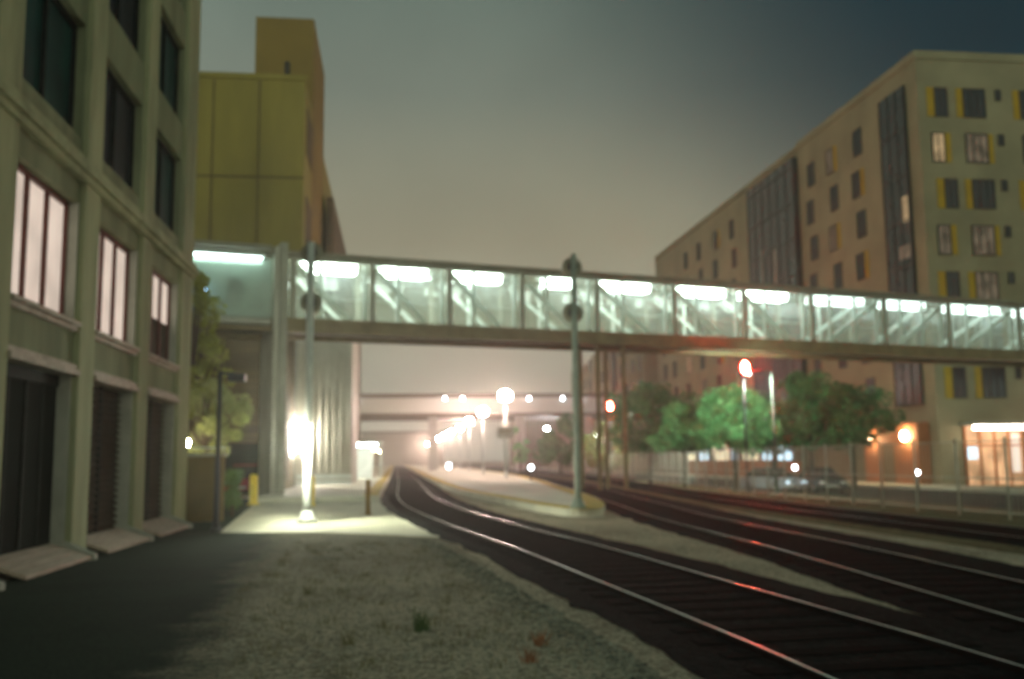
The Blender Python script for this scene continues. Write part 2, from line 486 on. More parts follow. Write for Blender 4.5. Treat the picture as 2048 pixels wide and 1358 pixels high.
def interp(tab, y):
    """smooth (Catmull-Rom like cubic Hermite) lookup"""
    if y <= tab[0][0]:
        (a, va), (b, vb) = tab[0], tab[1]
        return va + (y - a) * (vb - va) / (b - a)
    if y >= tab[-1][0]:
        (a, va), (b, vb) = tab[-2], tab[-1]
        return vb + (y - b) * (vb - va) / (b - a)
    for i in range(len(tab) - 1):
        if tab[i][0] <= y <= tab[i + 1][0]:
            break
    (x0, y0), (x1, y1) = tab[i], tab[i + 1]
    s = (y1 - y0) / (x1 - x0)
    m0 = s if i == 0 else ((y1 - tab[i - 1][1]) / (x1 - tab[i - 1][0]))
    m1 = s if i + 2 >= len(tab) else ((tab[i + 2][1] - y0) / (tab[i + 2][0] - x0))
    h = x1 - x0; t = (y - x0) / h
    return (2*t**3 - 3*t**2 + 1) * y0 + (t**3 - 2*t**2 + t) * h * m0 + (-2*t**3 + 3*t**2) * y1 + (t**3 - t**2) * h * m1
def ys(a, b, n): return [a + (b - a) * (i / n) ** 1.7 for i in range(n + 1)]

# ------------------------------------------------------------------ ground
T1 = [(-8, 4.9), (0, 4.45), (5, 4.08), (9, 3.84), (13, 3.48), (18, 3.02), (24, 2.28), (30, 1.66), (36, 1.18), (45, 0.92), (60, 0.98), (90, 1.1), (700, 1.6)]
T2 = [(-8, 5.2), (0, 6.1), (5, 6.5), (10, 6.95), (17, 7.5), (22, 7.68), (27, 7.9), (33, 8.5), (40, 9.1), (50, 10.1), (65, 11.4), (90, 12.9), (150, 14), (700, 16)]
T3 = [(-8, 12.9), (10, 12.9), (20, 12.9), (28, 12.95), (35, 13.15), (50, 14.2), (65, 15.6), (90, 17.2), (150, 18.4), (700, 20.5)]
FEN = [(2, 15.6), (20, 15.35), (28, 15.0), (40, 15.3), (54, 16.6), (70, 18.0), (95, 19.6), (150, 20.8), (300, 22)]

T1, T2, T3 = [[(y * .945, x * .945) for y, x in T] for T in (T1, T2, T3)]
g = sheet('ground', MT['gravel'], [(-900, -60), (15, -60), (15, 3000), (-900, 3000)], 0.0)
# beyond the fence the land falls half a metre to the street
bm = bmesh.new()
prof = [(15, 0), (17.5, -0.15), (22, -0.55), (1500, -0.55)]
rows = [[bm.verts.new((x, y, z)) for x, z in prof] for y in (-60, 3000)]
for i in range(len(prof) - 1):
    bm.faces.new((rows[0][i], rows[0][i + 1], rows[1][i + 1], rows[1][i]))
me = bpy.data.meshes.new('verge'); bm.to_mesh(me); bm.free(); me.materials.append(MT['dirt'])
o = bpy.data.objects.new('verge', me); col.objects.link(o); struct(o)
sheet('street', MT['road'], [(24, -40), (33, -40), (33, 600), (24, 600)], -0.54)
bm_p = MB().box(33, 37.4, 30, 300, -0.54, -0.40).build('pavement', MT['concrete']); struct(bm_p)
# trackside dirt right of the rails
pts = [(interp(T3, y) - 2.2, y) for y in ys(-8, 300, 40)]
sheet('trackside_dirt', MT['dirt'], [(14.99, -8), (14.99, 300)] + pts[::-1], 0.004)
# dark asphalt path beside the left building
def blend_mat(name):
    m = bpy.data.materials.new(name); m.use_nodes = True
    t = m.node_tree; t.nodes.clear()
    o = N(t, 'ShaderNodeOutputMaterial')
    grps = []
    for src in ('gravel', 'asphalt'):
        st = MT[src].node_tree; mp = {}
        for n in st.nodes:
            if n.bl_idname == 'ShaderNodeOutputMaterial': continue
            c = t.nodes.new(n.bl_idname); mp[n] = c
            for i_, s_ in enumerate(n.inputs):
                if hasattr(s_, 'default_value'):
                    try: c.inputs[i_].default_value = s_.default_value
                    except Exception: pass
            if n.bl_idname == 'ShaderNodeMath': c.operation = n.operation
            if n.bl_idname == 'ShaderNodeValToRGB':
                for q, e_ in enumerate(n.color_ramp.elements):
                    c.color_ramp.elements[q].position = e_.position; c.color_ramp.elements[q].color = e_.color
        for l in st.links:
            if l.to_node in mp: t.links.new(mp[l.from_node].outputs[[x.identifier for x in l.from_node.outputs].index(l.from_socket.identifier)], mp[l.to_node].inputs[[x.identifier for x in l.to_node.inputs].index(l.to_socket.identifier)])
        grps.append([c for n, c in mp.items() if n.bl_idname == 'ShaderNodeBsdfPrincipled'][0])
    co = N(t, 'ShaderNodeTexCoord'); sx = N(t, 'ShaderNodeSeparateXYZ'); t.links.new(co.outputs['Object'], sx.inputs[0])
    ns = N(t, 'ShaderNodeTexNoise'); ns.inputs['Scale'].default_value = 1.1; ns.inputs['Detail'].default_value = 8; ns.inputs['Roughness'].default_value = .7
    t.links.new(co.outputs['Object'], ns.inputs['Vector'])
    def math_(op, a, b):
        n = N(t, 'ShaderNodeMath', operation=op)
        for i_, v in enumerate((a, b)):
            if isinstance(v, (int, float)): n.inputs[i_].default_value = v
            else: t.links.new(v, n.inputs[i_])
        return n.outputs[0]
    # worn edge: x + 0.1 y, then frayed by noise; asphalt also fades in again before the pale apron
    e = math_('ADD', sx.outputs['X'], math_('MULTIPLY', sx.outputs['Y'], .085))
    e = math_('ADD', e, math_('MULTIPLY', ns.outputs[0], 1.6))
    q = N(t, 'ShaderNodeMapRange', interpolation_type='SMOOTHSTEP')
    q.inputs['From Min'].default_value = -0.55; q.inputs['From Max'].default_value = 0.55
    t.links.new(e, q.inputs['Value'])
    y2 = math_('ADD', sx.outputs['Y'], math_('MULTIPLY', ns.outputs[0], 6))
    q2 = N(t, 'ShaderNodeMapRange', interpolation_type='SMOOTHSTEP')
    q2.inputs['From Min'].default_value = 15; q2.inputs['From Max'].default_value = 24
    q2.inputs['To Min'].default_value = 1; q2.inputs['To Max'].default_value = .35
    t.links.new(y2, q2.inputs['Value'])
    f = math_('MULTIPLY', q.outputs[0], q2.outputs[0])
    mx = N(t, 'ShaderNodeMixShader')
    t.links.new(f, mx.inputs[0]); t.links.new(grps[1].outputs[0], mx.inputs[1]); t.links.new(grps[0].outputs[0], mx.inputs[2])
    t.links.new(mx.outputs[0], o.inputs[0])
    return m
MT['path_blend'] = blend_mat('path_and_gravel')
sheet('path', MT['path_blend'], [(-5.4, -30), (3, -30), (2.2, 3), (1.9, 7.8), (1.6, 12.4), (1.3, 17), (1.1, 20.6), (-1.6, 22.9), (-4.0, 23.41), (-5.4, 23.4)], 0.004)
sheet('yard', MT['asphalt'], [(-30, 26.7), (-5.4, 26.7), (-5.4, 23.4), (-4.0, 23.41), (-4.6, 30), (-5.2, 37), (-6.5, 45), (-30, 45)], 0.006)
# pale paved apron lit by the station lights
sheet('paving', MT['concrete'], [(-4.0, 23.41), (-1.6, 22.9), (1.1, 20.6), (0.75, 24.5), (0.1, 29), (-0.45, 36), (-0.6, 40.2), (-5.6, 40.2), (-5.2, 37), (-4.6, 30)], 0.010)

def bed(name, T, hl, hr_, y0, y1):
    rb_ = random.Random(len(name))
    Y = [y0 + (y1 - y0) * (i / 420) ** 1.9 for i in range(421)]
    mb = MB(); rings = []
    for y in Y:       # spilled, uneven shoulders
        x = interp(T, y); a, b = rb_.gauss(0, .03), rb_.gauss(0, .03)
        rings.append([mb.bm.verts.new(p) for p in ((x - hl - .34 + a, y, .0085), (x - hl + a, y, .032), (x + hr_ + b, y, .032), (x + hr_ + .34 + b, y, .0085))])
    for i in range(len(Y) - 1):
        for k in range(3): mb.bm.faces.new((rings[i][k], rings[i][k + 1], rings[i + 1][k + 1], rings[i + 1][k]))
    o = mb.build(name, MT['ballast'])
    return struct(o)
bed('near_track_bed', T1, 1.12, 1.35, -8, 420)
bed('middle_track_bed', T2, 1.0, 1.75, -8, 420)
bed('far_track_bed', T3, 1.0, 1.0, -8, 420)
def track(name, T, label, y1, zb=-0.07):
    root = thing(name, label, 'railway track', (0, 0, 0), 0, 'railway tracks')
    for sgn in (-1, 1):
        path = []
        for y in ys(-8, y1, 90):
            x = interp(T, y)
            path.append((x, y, zb))
        w = 0.035
        o_ = sgn * 0.7525
        rl_ = MB().sweep(path, [(o_ - w, 0.115), (o_ - w, 0.15), (o_ - w + 0.01, 0.158), (o_ + w - 0.01, 0.158), (o_ + w, 0.15), (o_ + w, 0.115)]).build('rail', MT['rust'], root)
        MB().sweep(path, [(o_ - .016, 0.1585), (o_ - .010, 0.1605), (o_ + .010, 0.1605), (o_ + .016, 0.1585)]).build('polished_band', MT['steel'], rl_)
        MB().sweep(path, [(o_ - 0.07, 0.02), (o_ - 0.07, 0.035), (o_ - 0.012, 0.045), (o_ - 0.012, 0.114), (o_ + 0.012, 0.114), (o_ + 0.012, 0.045), (o_ + 0.07, 0.035), (o_ + 0.07, 0.02)]).build('rail_web', MT['rust'], root)
    mb = MB()
    y = 3.0
    while y < 90:
        x = interp(T, y); x2 = interp(T, y + 0.3)
        ang = math.atan2(-(x2 - x), 0.3)
        m = Matrix.Translation((x, y, 0)) @ Matrix.Rotation(ang, 4, 'Z')
        mb.box(-1.1 + random.uniform(-.03, .03), 1.1 + random.uniform(-.03, .03), -0.11, 0.11, 0.01, 0.042, m)
        y += 0.6
    tag(mb.build('sleepers', MT['tie'], root), kind='stuff')
    return root
track('railway_track', T1, 'nearest railway track, bending left past the gravel foreground', 420)
track('railway_track', T2, 'middle railway track, passing right of the bright island platform', 420)
track('railway_track', T3, 'far railway track, running alongside the wire fence', 420)

# island platform
PL = [(27.6, 4.75), (30, 4.35), (37, 3.75), (44.5, 3.1), (55, 2.8), (72, 2.7), (90, 2.65), (600, 3.0)]
PR = [(27.6, 5.9), (31, 6.65), (38, 7.5), (50, 8.45), (65, 9.75), (90, 11.2), (150, 12.3), (600, 14)]
def platform(name, L, R, y0, y1, label, nose=True):
    root = thing(name, label, 'platform')
    Y = ys(y0, y1, 40)
    l = [(interp(L, y), y) for y in Y]; r = [(interp(R, y), y) for y in Y]
    pts = r + l[::-1]
    if nose:
        cx = (l[0][0] + r[0][0]) / 2; rr = (r[0][0] - l[0][0]) / 2
        pts += [(cx - rr * math.cos(a), y0 - rr * 0.8 * math.sin(a)) for a in [PI * k / 8 for k in range(1, 8)]]
    MB().poly(pts, 0.0, 0.22).build('deck', MT['platform'], root)
    return root, Y
pf, Yp = platform('island_platform', PL, PR, 27.6, 420, 'long pale concrete island platform with yellow edges between two tracks')
for L, s in ((PL, 1), (PR, -1)):
    path = [(interp(L, y) + s * 0.32, y, 0.222) for y in Yp]
    MB().sweep(path, [(-0.3, 0), (-0.3, 0.012), (0.3, 0.012), (0.3, 0)]).build('yellow_edge', MT['tactile'], pf)
# ramp end mat
rp = [(interp(PL, 27.6) + .05, 27.5), (interp(PR, 27.6) - .05, 27.5), (5.3 + .3, 26.95), (5.3 - .3, 26.95)]
MB().poly([rp[0], rp[3], rp[2], rp[1]], 0.222, 0.234).build('yellow_edge', MT['tactile'], pf)
# side platform left of the near track
SL = [(40, -5.6), (58, -5.9), (62, -2.4), (600, -2.4)]
SR = [(40, -0.62), (60, -0.6), (90, -0.5), (600, 0.0)]
sp_, Ys = platform('side_platform', [(40, -5.5), (600, -5.5)], SR, 40, 400, 'pale side platform left of the near track with yellow edge', nose=False)
path = [(interp(SR, y) - 0.34, y, 0.222) for y in Ys]
MB().sweep(path, [(-0.3, 0), (-0.3, 0.012), (0.3, 0.012), (0.3, 0)]).build('yellow_edge', MT['tactile'], sp_)

# ------------------------------------------------------------------ left building
LB = thing('stucco_building', 'olive stucco building with tall bays and lit upper windows, left foreground', 'building')
XF, XP, XW = -5.4, -5.5, -5.7
pil = [(-2.35, -1.5), (1.6, 2.45), (5.55, 6.4), (9.5, 10.35), (13.5, 14.35), (17.45, 18.3), (21.38, 22.2), (25.3, 26.6)]
for a, b in pil:
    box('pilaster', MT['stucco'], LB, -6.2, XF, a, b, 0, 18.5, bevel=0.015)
rows_z = [(3.3, 4.02), (6.12, 7.30), (9.35, 10.3), (12.35, 13.3), (15.35, 18.5)]
for i in range(len(pil) - 1):
    y0, y1 = pil[i][1], pil[i + 1][0]
    mb = MB()
    for z0, z1 in rows_z:
        mb.box(-6.0, XP, y0, y1, z0, z1)
    for z0, z1 in ((0, 0.2), (0.2, 3.3), (4.02, 6.12), (7.3, 9.35), (10.3, 12.35), (13.3, 15.35)):
        mb.box(-6.0, XP, y0, y0 + 0.09, z0, z1); mb.box(-6.0, XP, y1 - 0.09, y1, z0, z1)
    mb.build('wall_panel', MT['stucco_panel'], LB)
# core mass behind the bays, far end wall, parapet
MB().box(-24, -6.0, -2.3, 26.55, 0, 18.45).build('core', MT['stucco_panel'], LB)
MB().box(-6.25, -5.26, -2.5, 26.7, 6.62, 6.72).box(-6.25, -5.31, -2.5, 26.68, 6.72, 6.86).box(-6.25, -5.34, -2.5, 26.64, 6.50, 6.615).build('cornice', MT['stucco'], LB)
for i in range(1, len(pil) - 1):
    y0, y1 = pil[i][1] + 0.09, pil[i + 1][0] - 0.09
    vis = i >= 3
    w = y1 - y0
    # ---- street level door or louvre
    if i in (1, 3, 4):
        d = box('shutter_door', MT['door_dark'], LB, -5.76, XW, y0, y1, 0.22, 3.1)
        mb = MB()
        for k in range(1, 4):
            yy = y0 + w * k / 4
            mb.box(XW, XW + .03, yy - .03, yy + .03, 0.22, 3.1)
        mb.box(XW, XW + .032, y0, y1, 2.9, 3.1)
        mb.build('door_rib', MT['dark_frame'], d)
    else:
        d = MB()
        z = 0.3
        while z < 3.05:
            m_ = Matrix.Translation((XW - .03, 0, z)) @ Matrix.Rotation(math.radians(38), 4, 'Y')
            d.box(-0.06, 0.06, y0, y1, -0.008, 0.008, m_)
            z += 0.13
        d.box(-5.8, -5.78, y0, y1, 0.22, 3.1)
        d = d.build('louvre_screen', MT['louvre'], LB)
        MB().box(XW - .04, XW + .025, y0 + w * .5 - .03, y0 + w * .5 + .03, 0.22, 3.1).build('centre_post', MT['dark_frame'], d)
    MB().box(XW - .05, XP + .015, y1 - .05, y1 + .002, 0.2, 3.1).build('jamb', MT['jamb'], LB)
    MB().box(-5.8, -5.36, y0 - .07, y1 + .07, 3.1, 3.2).box(-5.8, -5.42, y0 - .07, y1 + .07, 3.2, 3.3).build('lintel', MT['trim'], LB, bevel=0.012)
    # sloping boarded sill at the foot
    s = MB()
    for k in range(3):
        x_in, x_out = -5.68 + k * 0.22, -5.68 + k * 0.22 + 0.205
        z_in, z_out = 0.30 - k * 0.075, 0.30 - (k + 1) * 0.075 + .01
        vv = [(x_in, z_in), (x_out, z_out), (x_out, z_out - .06), (x_in, z_in - .06)]
        A = [s.bm.verts.new((p[0], y0 - .02, p[1])) for p in vv]; B = [s.bm.verts.new((p[0], y1 + .0, p[1])) for p in vv]
        s.bm.faces.new(A); s.bm.faces.new(B[::-1])
        for q in range(4): s.bm.faces.new((A[q], B[q], B[(q + 1) % 4], A[(q + 1) % 4]))
    s = s.build('foot_sill', MT['sill_wood'], LB)
    c = MB()
    vv = [(-5.5, 0.0), (-4.98, 0.0), (-4.98, 0.10), (-5.5, 0.33)]
    A = [c.bm.verts.new((p[0], y1 - .0, p[1])) for p in vv]; B = [c.bm.verts.new((p[0], y1 + .14, p[1])) for p in vv]
    c.bm.faces.new(A); c.bm.faces.new(B[::-1])
    for q in range(4): c.bm.faces.new((A[q], B[q], B[(q + 1) % 4], A[(q + 1) % 4]))
    c.build('sill_cheek', MT['jamb'], LB, bevel=0.01)
    # ---- first floor lit window
    W = MB()
    for yy in (y0 + .03, y0 + w * .36, y0 + w * .66, y1 - .04):
        W.box(XW - .02, XW + .05, yy - .033, yy + .033, 4.1, 6.04)
    W.box(XW - .02, XW + .05, y0, y1, 6.04, 6.12); W.box(XW - .02, XW + .05, y0, y1, 4.03, 4.1)
    W = W.build('lit_window', MT['mullion'], LB)
    if i == 6:
        box('pane', MT['lit'], W, XW - .06, XW - .03, y0, y1, 5.05, 6.1)
        box('pane', MT['louvre'], W, XW - .06, XW - .028, y0, y1, 4.05, 5.05)['label'] = 'unlit lower half of the window'
    else:
        box('pane', MT['lit'], W, XW - .06, XW - .03, y0, y1, 4.05, 6.1)
    MB().box(XW - .04, XP + .012, y1 - .03, y1 + .002, 4.03, 6.12).build('jamb', MT['jamb'], LB)
    MB().box(-5.75, -5.37, y0 - .07, y1 + .06, 3.95, 4.025).box(-5.75, -5.43, y0 - .05, y1 + .05, 3.86, 3.95).build('window_sill', MT['trim'], LB, bevel=0.01)
    # ---- upper dark windows
    for z0, z1 in ((7.3, 9.35), (10.3, 12.35), (13.3, 15.35)):
        W = MB()
        for yy in (y0 + .04, y0 + w * .5, y1 - .04):
            W.box(XW - .02, XW + .05, yy - .04, yy + .04, z0, z1)
        W.box(XW - .02, XW + .052, y0, y1, z1 - .08, z1); W.box(XW - .02, XW + .052, y0, y1, z0, z0 + .08)
        W = W.build('upper_window', MT['dark_frame'], LB)
        box('pane', MT['dark_pane'] if i <= 4 or i == 6 else MT['blue_pane'], W, XW - .06, XW - .03, y0, y1, z0, z1)

# ------------------------------------------------------------------ footbridge
BR_ANG = math.atan2(11.0, 39.87)
FB = thing('footbridge', 'long glazed footbridge with lit ceiling crossing high above the tracks', 'footbridge', (-2.57, 44.9, 0), BR_ANG)
S0, S1 = -9.5, 52.0
posts = [-2.1, 1.56, 5.36, 9.14, 13.3, 17.9, 22.35, 26.9, 32.2, 37.2, 43.0, 48.5]
ZB, ZG, ZR = 7.4, 8.05, 10.75
WD = 3.2
MB().box(S0, S1, 0, 0.25, ZB, ZG).box(S0, S1, WD - .25, WD, ZB, ZG).box(S0, S1, -0.06, 0.0, ZB, ZB + .07).box(S0, S1, -0.06, 0.0, ZG - .07, ZG).build('girder', MT['girder'], FB)
MB().box(S0, S1, 0.25, WD - .25, ZB + .25, ZB + .5).build('deck', MT['bridge_roof'], FB)
MB().box(S0, S1, -0.18, WD + .18, ZR + .16, ZR + .28).box(S0, S1, -0.12, WD + .12, ZR + .28, ZR + .36).build('roof', MT['bridge_roof'], FB)
MB().box(S0, S1, 0.06, .2, ZR, ZR + .16).box(S0, S1, WD - .2, WD - .06, ZR, ZR + .16).build('eaves_beam', MT['bridge_post'], FB)
for p in posts:
    MB().box(p - .11, p + .11, -.03, .22, ZG, ZR + .155).build('column', MT['bridge_post'], FB)
    MB().box(p - .11, p + .11, WD - .22, WD + .03, ZG, ZR + .155).build('column', MT['bridge_post'], FB)
edges = [S0] + posts + [S1]
for i in range(len(edges) - 1):
    a, b = edges[i], edges[i + 1]
    L = b - a
    if i > 0:
        left = i <= 7
        # white truss members inside
        mb = MB()
        if left: mb.bar((a + .2, .5, ZR - .15), (a + L * .72, .5, ZG + .1), .26, .16)
        else: mb.bar((b - .2, .5, ZR - .15), (b - L * .72, .5, ZG + .1), .26, .16)
        mb.build('brace', MT['white_steel'], FB)
        for fr in ((0.36, 0.93) if left else (0.3, 0.64, 0.93)):
            MB().box(a + L * fr - .09, a + L * fr + .09, .36, .5, ZG + .02, ZR - .01).build('strut', MT['white_steel'], FB)
        mb = MB()
        if left: mb.bar((a + .3, WD - .6, ZR - .2), (a + L * .8, WD - .6, ZG + .1), .22, .14)
        else: mb.bar((b - .3, WD - .6, ZR - .2), (b - L * .8, WD - .6, ZG + .1), .22, .14)
        mb.build('brace', MT['white_steel'], FB)
        MB().box(a + L * .5 - .08, a + L * .5 + .08, WD - .6, WD - .48, ZG + .02, ZR - .01).build('strut', MT['white_steel'], FB)
        # ceiling light, two tubes in a white tray
        l0, l1 = a + L * (.10 if i != 4 else .32), a + L * .80
        cl = MB().box(l0, l1, .62, 1.5, ZR + .05, ZR + .155).build('ceiling_light', MT['white_steel'], FB)
        l0 += random.uniform(0, .35); l1 += random.uniform(-.3, .5)
        tm = MT['tube'] if i < 8 else MT['tube_dim']
        for yy in (.72, 1.28):
            MB().box(l0 + .05, l1 - .05, yy - .1, yy + .1, ZR - .36, ZR + .05).build('tube', tm, cl)
        l0, l1 = l0 + .5, min(l1 + .9, b - .2)
        cl = MB().box(l0, l1, 2.1, 2.6, ZR + .05, ZR + .155).build('ceiling_light', MT['white_steel'], FB)
        MB().box(l0 + .05, l1 - .05, 2.2, 2.5, ZR - .10, ZR + .05).build('tube', MT['tube_dim'], cl)
    # glazing front and back
    for yy in (0.10, WD - .12):
        gm = MB().box(a + (.14 if i else 0), b - .14, yy, yy + .02, ZG, ZR).build('glazing', MT['glass'], FB)
    # handrail
MB().tube([(S0, .3, ZG + 1.0), (S1, .3, ZG + 1.0)], .03, 8).tube([(S0, .3, ZG + 2.35), (S1, .3, ZG + 2.35)], .035, 8).build('handrail', MT['white_steel'], FB)
# support legs
for s_ in (13.5, 15.0):
    for y_ in (.5, 2.5):
        MB().box(s_ - .08, s_ + .08, y_ - .08, y_ + .08, 0, ZB).build('leg', MT['girder'], FB)

# stair and lift tower at the left end, with the glazed lobby
ST = thing('lift_tower', 'glazed bridge lobby and brown lift shaft at the left end of the footbridge', 'lift tower', (-2.57, 44.9, 0), BR_ANG)
MB().box(-2.75, -2.42, -.45, 3.6, 0, 11.4).build('shaft', MT['bridge_post'], ST)
MB().box(-3.0, -2.78, -.4, 3.5, 0, 11.2).build('shaft', MT['corrugated'], ST)
MB().box(-7.1, -3.15, -.35, -.3, 7.95, 10.55).build('glazing', clear_glass('lobby_glass', (0.8, 0.9, 0.82), 0.45), ST)
MB().box(-7.1, -3.15, 2.6, 2.66, 7.9, 10.9).build('back_wall', MT['white_steel'], ST)
MB().box(-7.3, -3.15, -.5, 2.7, 7.65, 7.9).build('floor', MT['jamb'], ST)
MB().box(-7.4, -3.15, -.6, 2.75, 11.0, 11.2).build('roof', MT['bridge_roof'], ST)
for s_ in (-7.2, -6.9):
    MB().box(s_ - .05, s_ + .05, -.4, -.28, 7.9, 11.0).build('column', MT['white_steel'], ST)
lf = MB().box(-6.6, -3.4, -.1, .8, 10.75, 11.0).build('ceiling_light', MT['white_steel'], ST)
MB().box(-6.5, -3.5, 0.0, .3, 10.45, 10.75).build('tube', emis('lobby_tube', (.8, 1, .98), 7), lf)
MB().box(-5.1, -4.3, -.26, -.22, 8.7, 9.75).build('notice_board', MT['poster'], ST)
MB().ball((-6.05, -.6, 9.05), .13).build('blue_lamp', MT['bluelamp'], ST)
for s_ in (-7.85, -7.0):
    MB().ball((s_, -.75, 10.9), .12, 1, 1, 1.5).build('lamp', emis('lobby_lamp', (.85, .95, 1), 3), ST)
MB().box(-7.9, -7.35, .2, .4, 7.2, 10.6).build('stair_glazing', MT['glass'], ST)
# ------------------------------------------------------------------ railway signals seen from behind
def signal(x, y, h, r, zs, label, side, mt):
    root = thing('railway_signal', label, 'railway signal', (x, y, 0.22 if x > 3 else 0.01), 0, 'railway signals')
    z = h
    MB().tube([(0, 0, 0), (0, 0, 0.5), (0, 0, h)], [r * 1.15, r, r * .8]).build('pole', mt, root)
    MB().lathe([(r * 2.4, 0), (r * 2.4, .05), (r * 1.7, .12), (r * 1.2, .3)]).build('base', mt, root)
    for zz in zs:
        t = MB().lathe([(.02, -.02), (.29, -.02), (.30, 0), (.30, .03), (.02, .03)], (0, .25, zz), 28, 'y').build('target_disc', MT['disc'], root)
        MB().lathe([(.05, -.25), (.13, -.22), (.15, -.05), (.15, .2)], (0, .25, zz), 16, 'y').build('lamp_housing', MT['black'], t)
        MB().box(-.05, .05, .0, .12, zz - .09, zz + .09).build('bracket', MT['black'], t)
    return root
signal(-2.32, 26.8, 7.6, .115, (5.95, 7.35), 'pale signal mast with two black discs, brightly lit, in front of the ribbed wall', 1, MT['silver'])
ml = thing('mast_light', 'tall white tube light fixed beside the bright signal mast', 'lamp', (atY(597, 880, 26.3).x, 26.3, 0))
MB().tube([(0, 0, 1.88), (0, 0, 2.53)], .10, 14).build('diffuser', MT['mast_tube'], ml)
MB().lathe([(.12, 2.53), (.12, 2.58), (.03, 2.62)]).build('cap', MT['silver'], ml)
MB().box(-.2, -.17, -.5, .35, 1.7, 2.66).build('added_light_shield', MT['dark_post'], ml)  # plate added to keep the tube's light off the left building
MB().box(.08, .3, .1, .5, 2.555, 2.6).build('bracket', MT['silver'], ml)
signal(5.12, 27.4, 7.3, .10, (5.6, 6.95), 'olive signal mast with two black discs standing at the island platform tip', 1, MT['green_pole'])

# ------------------------------------------------------------------ lamps on the island platform
def platform_lamp():
    root = thing('platform_lamp', 'tall white globe lamp', 'lamp', (0, 0, 0), 0, 'lamps along the island platform')
    MB().lathe([(.2, 0), (.2, .06), (.13, .2), (.11, .6)]).build('base', MT['silver'], root)
    MB().tube([(0, 0, .5), (0, 0, 5.75)], [.11, .09]).build('pole', MT['silver'], root)
    MB().lathe([(.1, 5.7), (.22, 5.8), (.3, 5.86), (.3, 5.9), (.1, 5.92)]).build('collar', MT['silver'], root)
    MB().ball((0, 0, 6.28), .50, 1, 1, .9, 18).build('globe', MT['lamp_pink_halo'], root)
    MB().lathe([(.26, 6.66), (.2, 6.74), (.05, 6.8)]).build('cap', MT['silver'], root)
    return root
pl = platform_lamp()
NL = 18
for i in range(NL):
    y = 74.6 + 24.5 * i
    x = 8.4 + min(i, 3) * .45
    if i == 0: r = pl; r.location = (x, y, .22)
    else: r = dup(pl, (x, y, .22))
    ordn = ['nearest and tallest looking', 'second nearest', 'third nearest', 'fourth nearest', 'fifth nearest', 'sixth nearest']
    if i < 6: r['label'] = 'nearest globe lamp on the island platform, with a small square sign on its pole' if i == 0 else ordn[i] + ' bright white globe lamp on the island platform'
    else: r['label'] = 'distant globe lamp merged in the glowing row beyond the sixth platform lamp'
sg = thing('platform_sign', 'small pale square sign on the nearest platform lamp pole', 'sign', (8.4, 74.6, 3.7))
MB().box(-.66, .66, -.2, -.15, -.45, .42).build('panel', MT['jamb'], sg, bevel=.02)
MB().box(-.1, .1, -.15, -.112, -.3, .3).build('clamp', MT['dark_post'], sg)
MB().box(-.5, .5, -.206, -.201, .1, .22).box(-.5, .3, -.206, -.201, -.1, .0).build('lettering_bar', MT['apt_dark'], sg)

# second, smaller row on the side platform far away
def side_lamp():
    root = thing('side_platform_lamp', 'x', 'lamp', (0, 0, 0), 0, 'lamps along the side platform')
    MB().tube([(0, 0, 0), (0, 0, 3.6)], [.1, .07]).build('pole', MT['silver'], root)
    MB().ball((0, 0, 3.85), .28, seg=12).build('globe', MT['lamp_warm'], root)
    return root
sl = side_lamp()
for i, (x, y) in enumerate(((-4.9, 122), (-4.9, 160), (-4.4, 205), (-4.0, 260), (-3.6, 330))):
    r = sl if i == 0 else dup(sl, (x, y, .22))
    r.location = (x, y, .22)
    r['label'] = ('low warm globe lamp just right of the ribbed building' if i == 0 else
                  ['', 'second low globe lamp in the distant left row', 'third low globe lamp in the distant left row', 'fourth low globe lamp in the distant left row', 'farthest low globe lamp in the distant left row'][i])
# lit shelter on the side platform
sh = thing('platform_shelter', 'brightly lit white shelter on the side platform beyond the ribbed building', 'shelter', (0, 0, 0))
MB().box(-3.9, -.95, 74.0, 81, 2.95, 3.1).build('roof', MT['white_steel'], sh)
MB().box(-3.9, -3.8, 74.0, 81, .22, 2.95).build('side_wall', MT['white_steel'], sh)
MB().box(-3.8, -1.8, 80.9, 81, .22, 2.95).build('back_wall', MT['white_steel'], sh)
for yy in (74.2, 80.6):
    MB().box(-1.15, -1.05, yy, yy + .1, .22, 2.95).build('post', MT['silver'], sh)
MB().box(-3.3, -1.4, 75, 75.2, 2.75, 2.94).build('tube', MT['shelter_tube'], sh)
MB().box(-3.3, -1.4, 78, 78.2, 2.75, 2.94).build('tube', MT['shelter_tube'], sh)
MB().box(-3.7, -3.2, 76, 79.5, .6, .68).box(-3.7, -3.65, 76, 79.5, .68, 1.1).build('bench', MT['dark_post'], sh)

# ------------------------------------------------------------------ street lamps behind the fence
def street_lamp(x, y, h, label, arm=-1.3, zg=-.2, mt='lamp_cool', glass=True):
    root = thing('street_lamp', label, 'street lamp', (x, y, zg), 0, 'street lamps behind the fence')
    H_ = h - zg
    MB().lathe([(.2, 0), (.2, .1), (.12, .3)]).build('base', MT['green_pole'], root)
    MB().tube([(0, 0, .2), (0, 0, H_ - .1)], [.1, .06]).build('pole', MT['green_pole'], root)
    MB().tube([(0, 0, H_ - .15), (arm * .3, 0, H_ + .05), (arm * .85, 0, H_ + .1)], [.05, .04, .035], 8).build('arm', MT['green_pole'], root)
    hd = MB().box(arm - .32, arm + .32, -.17, .17, H_ + .06, H_ + .2).build('head', MT['dark_post'], root, bevel=.04)
    MB().ball((arm, 0, H_ - .06), .26, 1, .7, .8, 16).build('lens', MT[mt], hd)
    if glass:
        MB().lathe([(.36, 0), (.36, .03), (.46, -.03), (.5, -.07)][:2] + [(.30, .1)], (arm, 0, H_ + .0), 20).build('red_shade', MT['halo_red_rim'], hd)
    return root
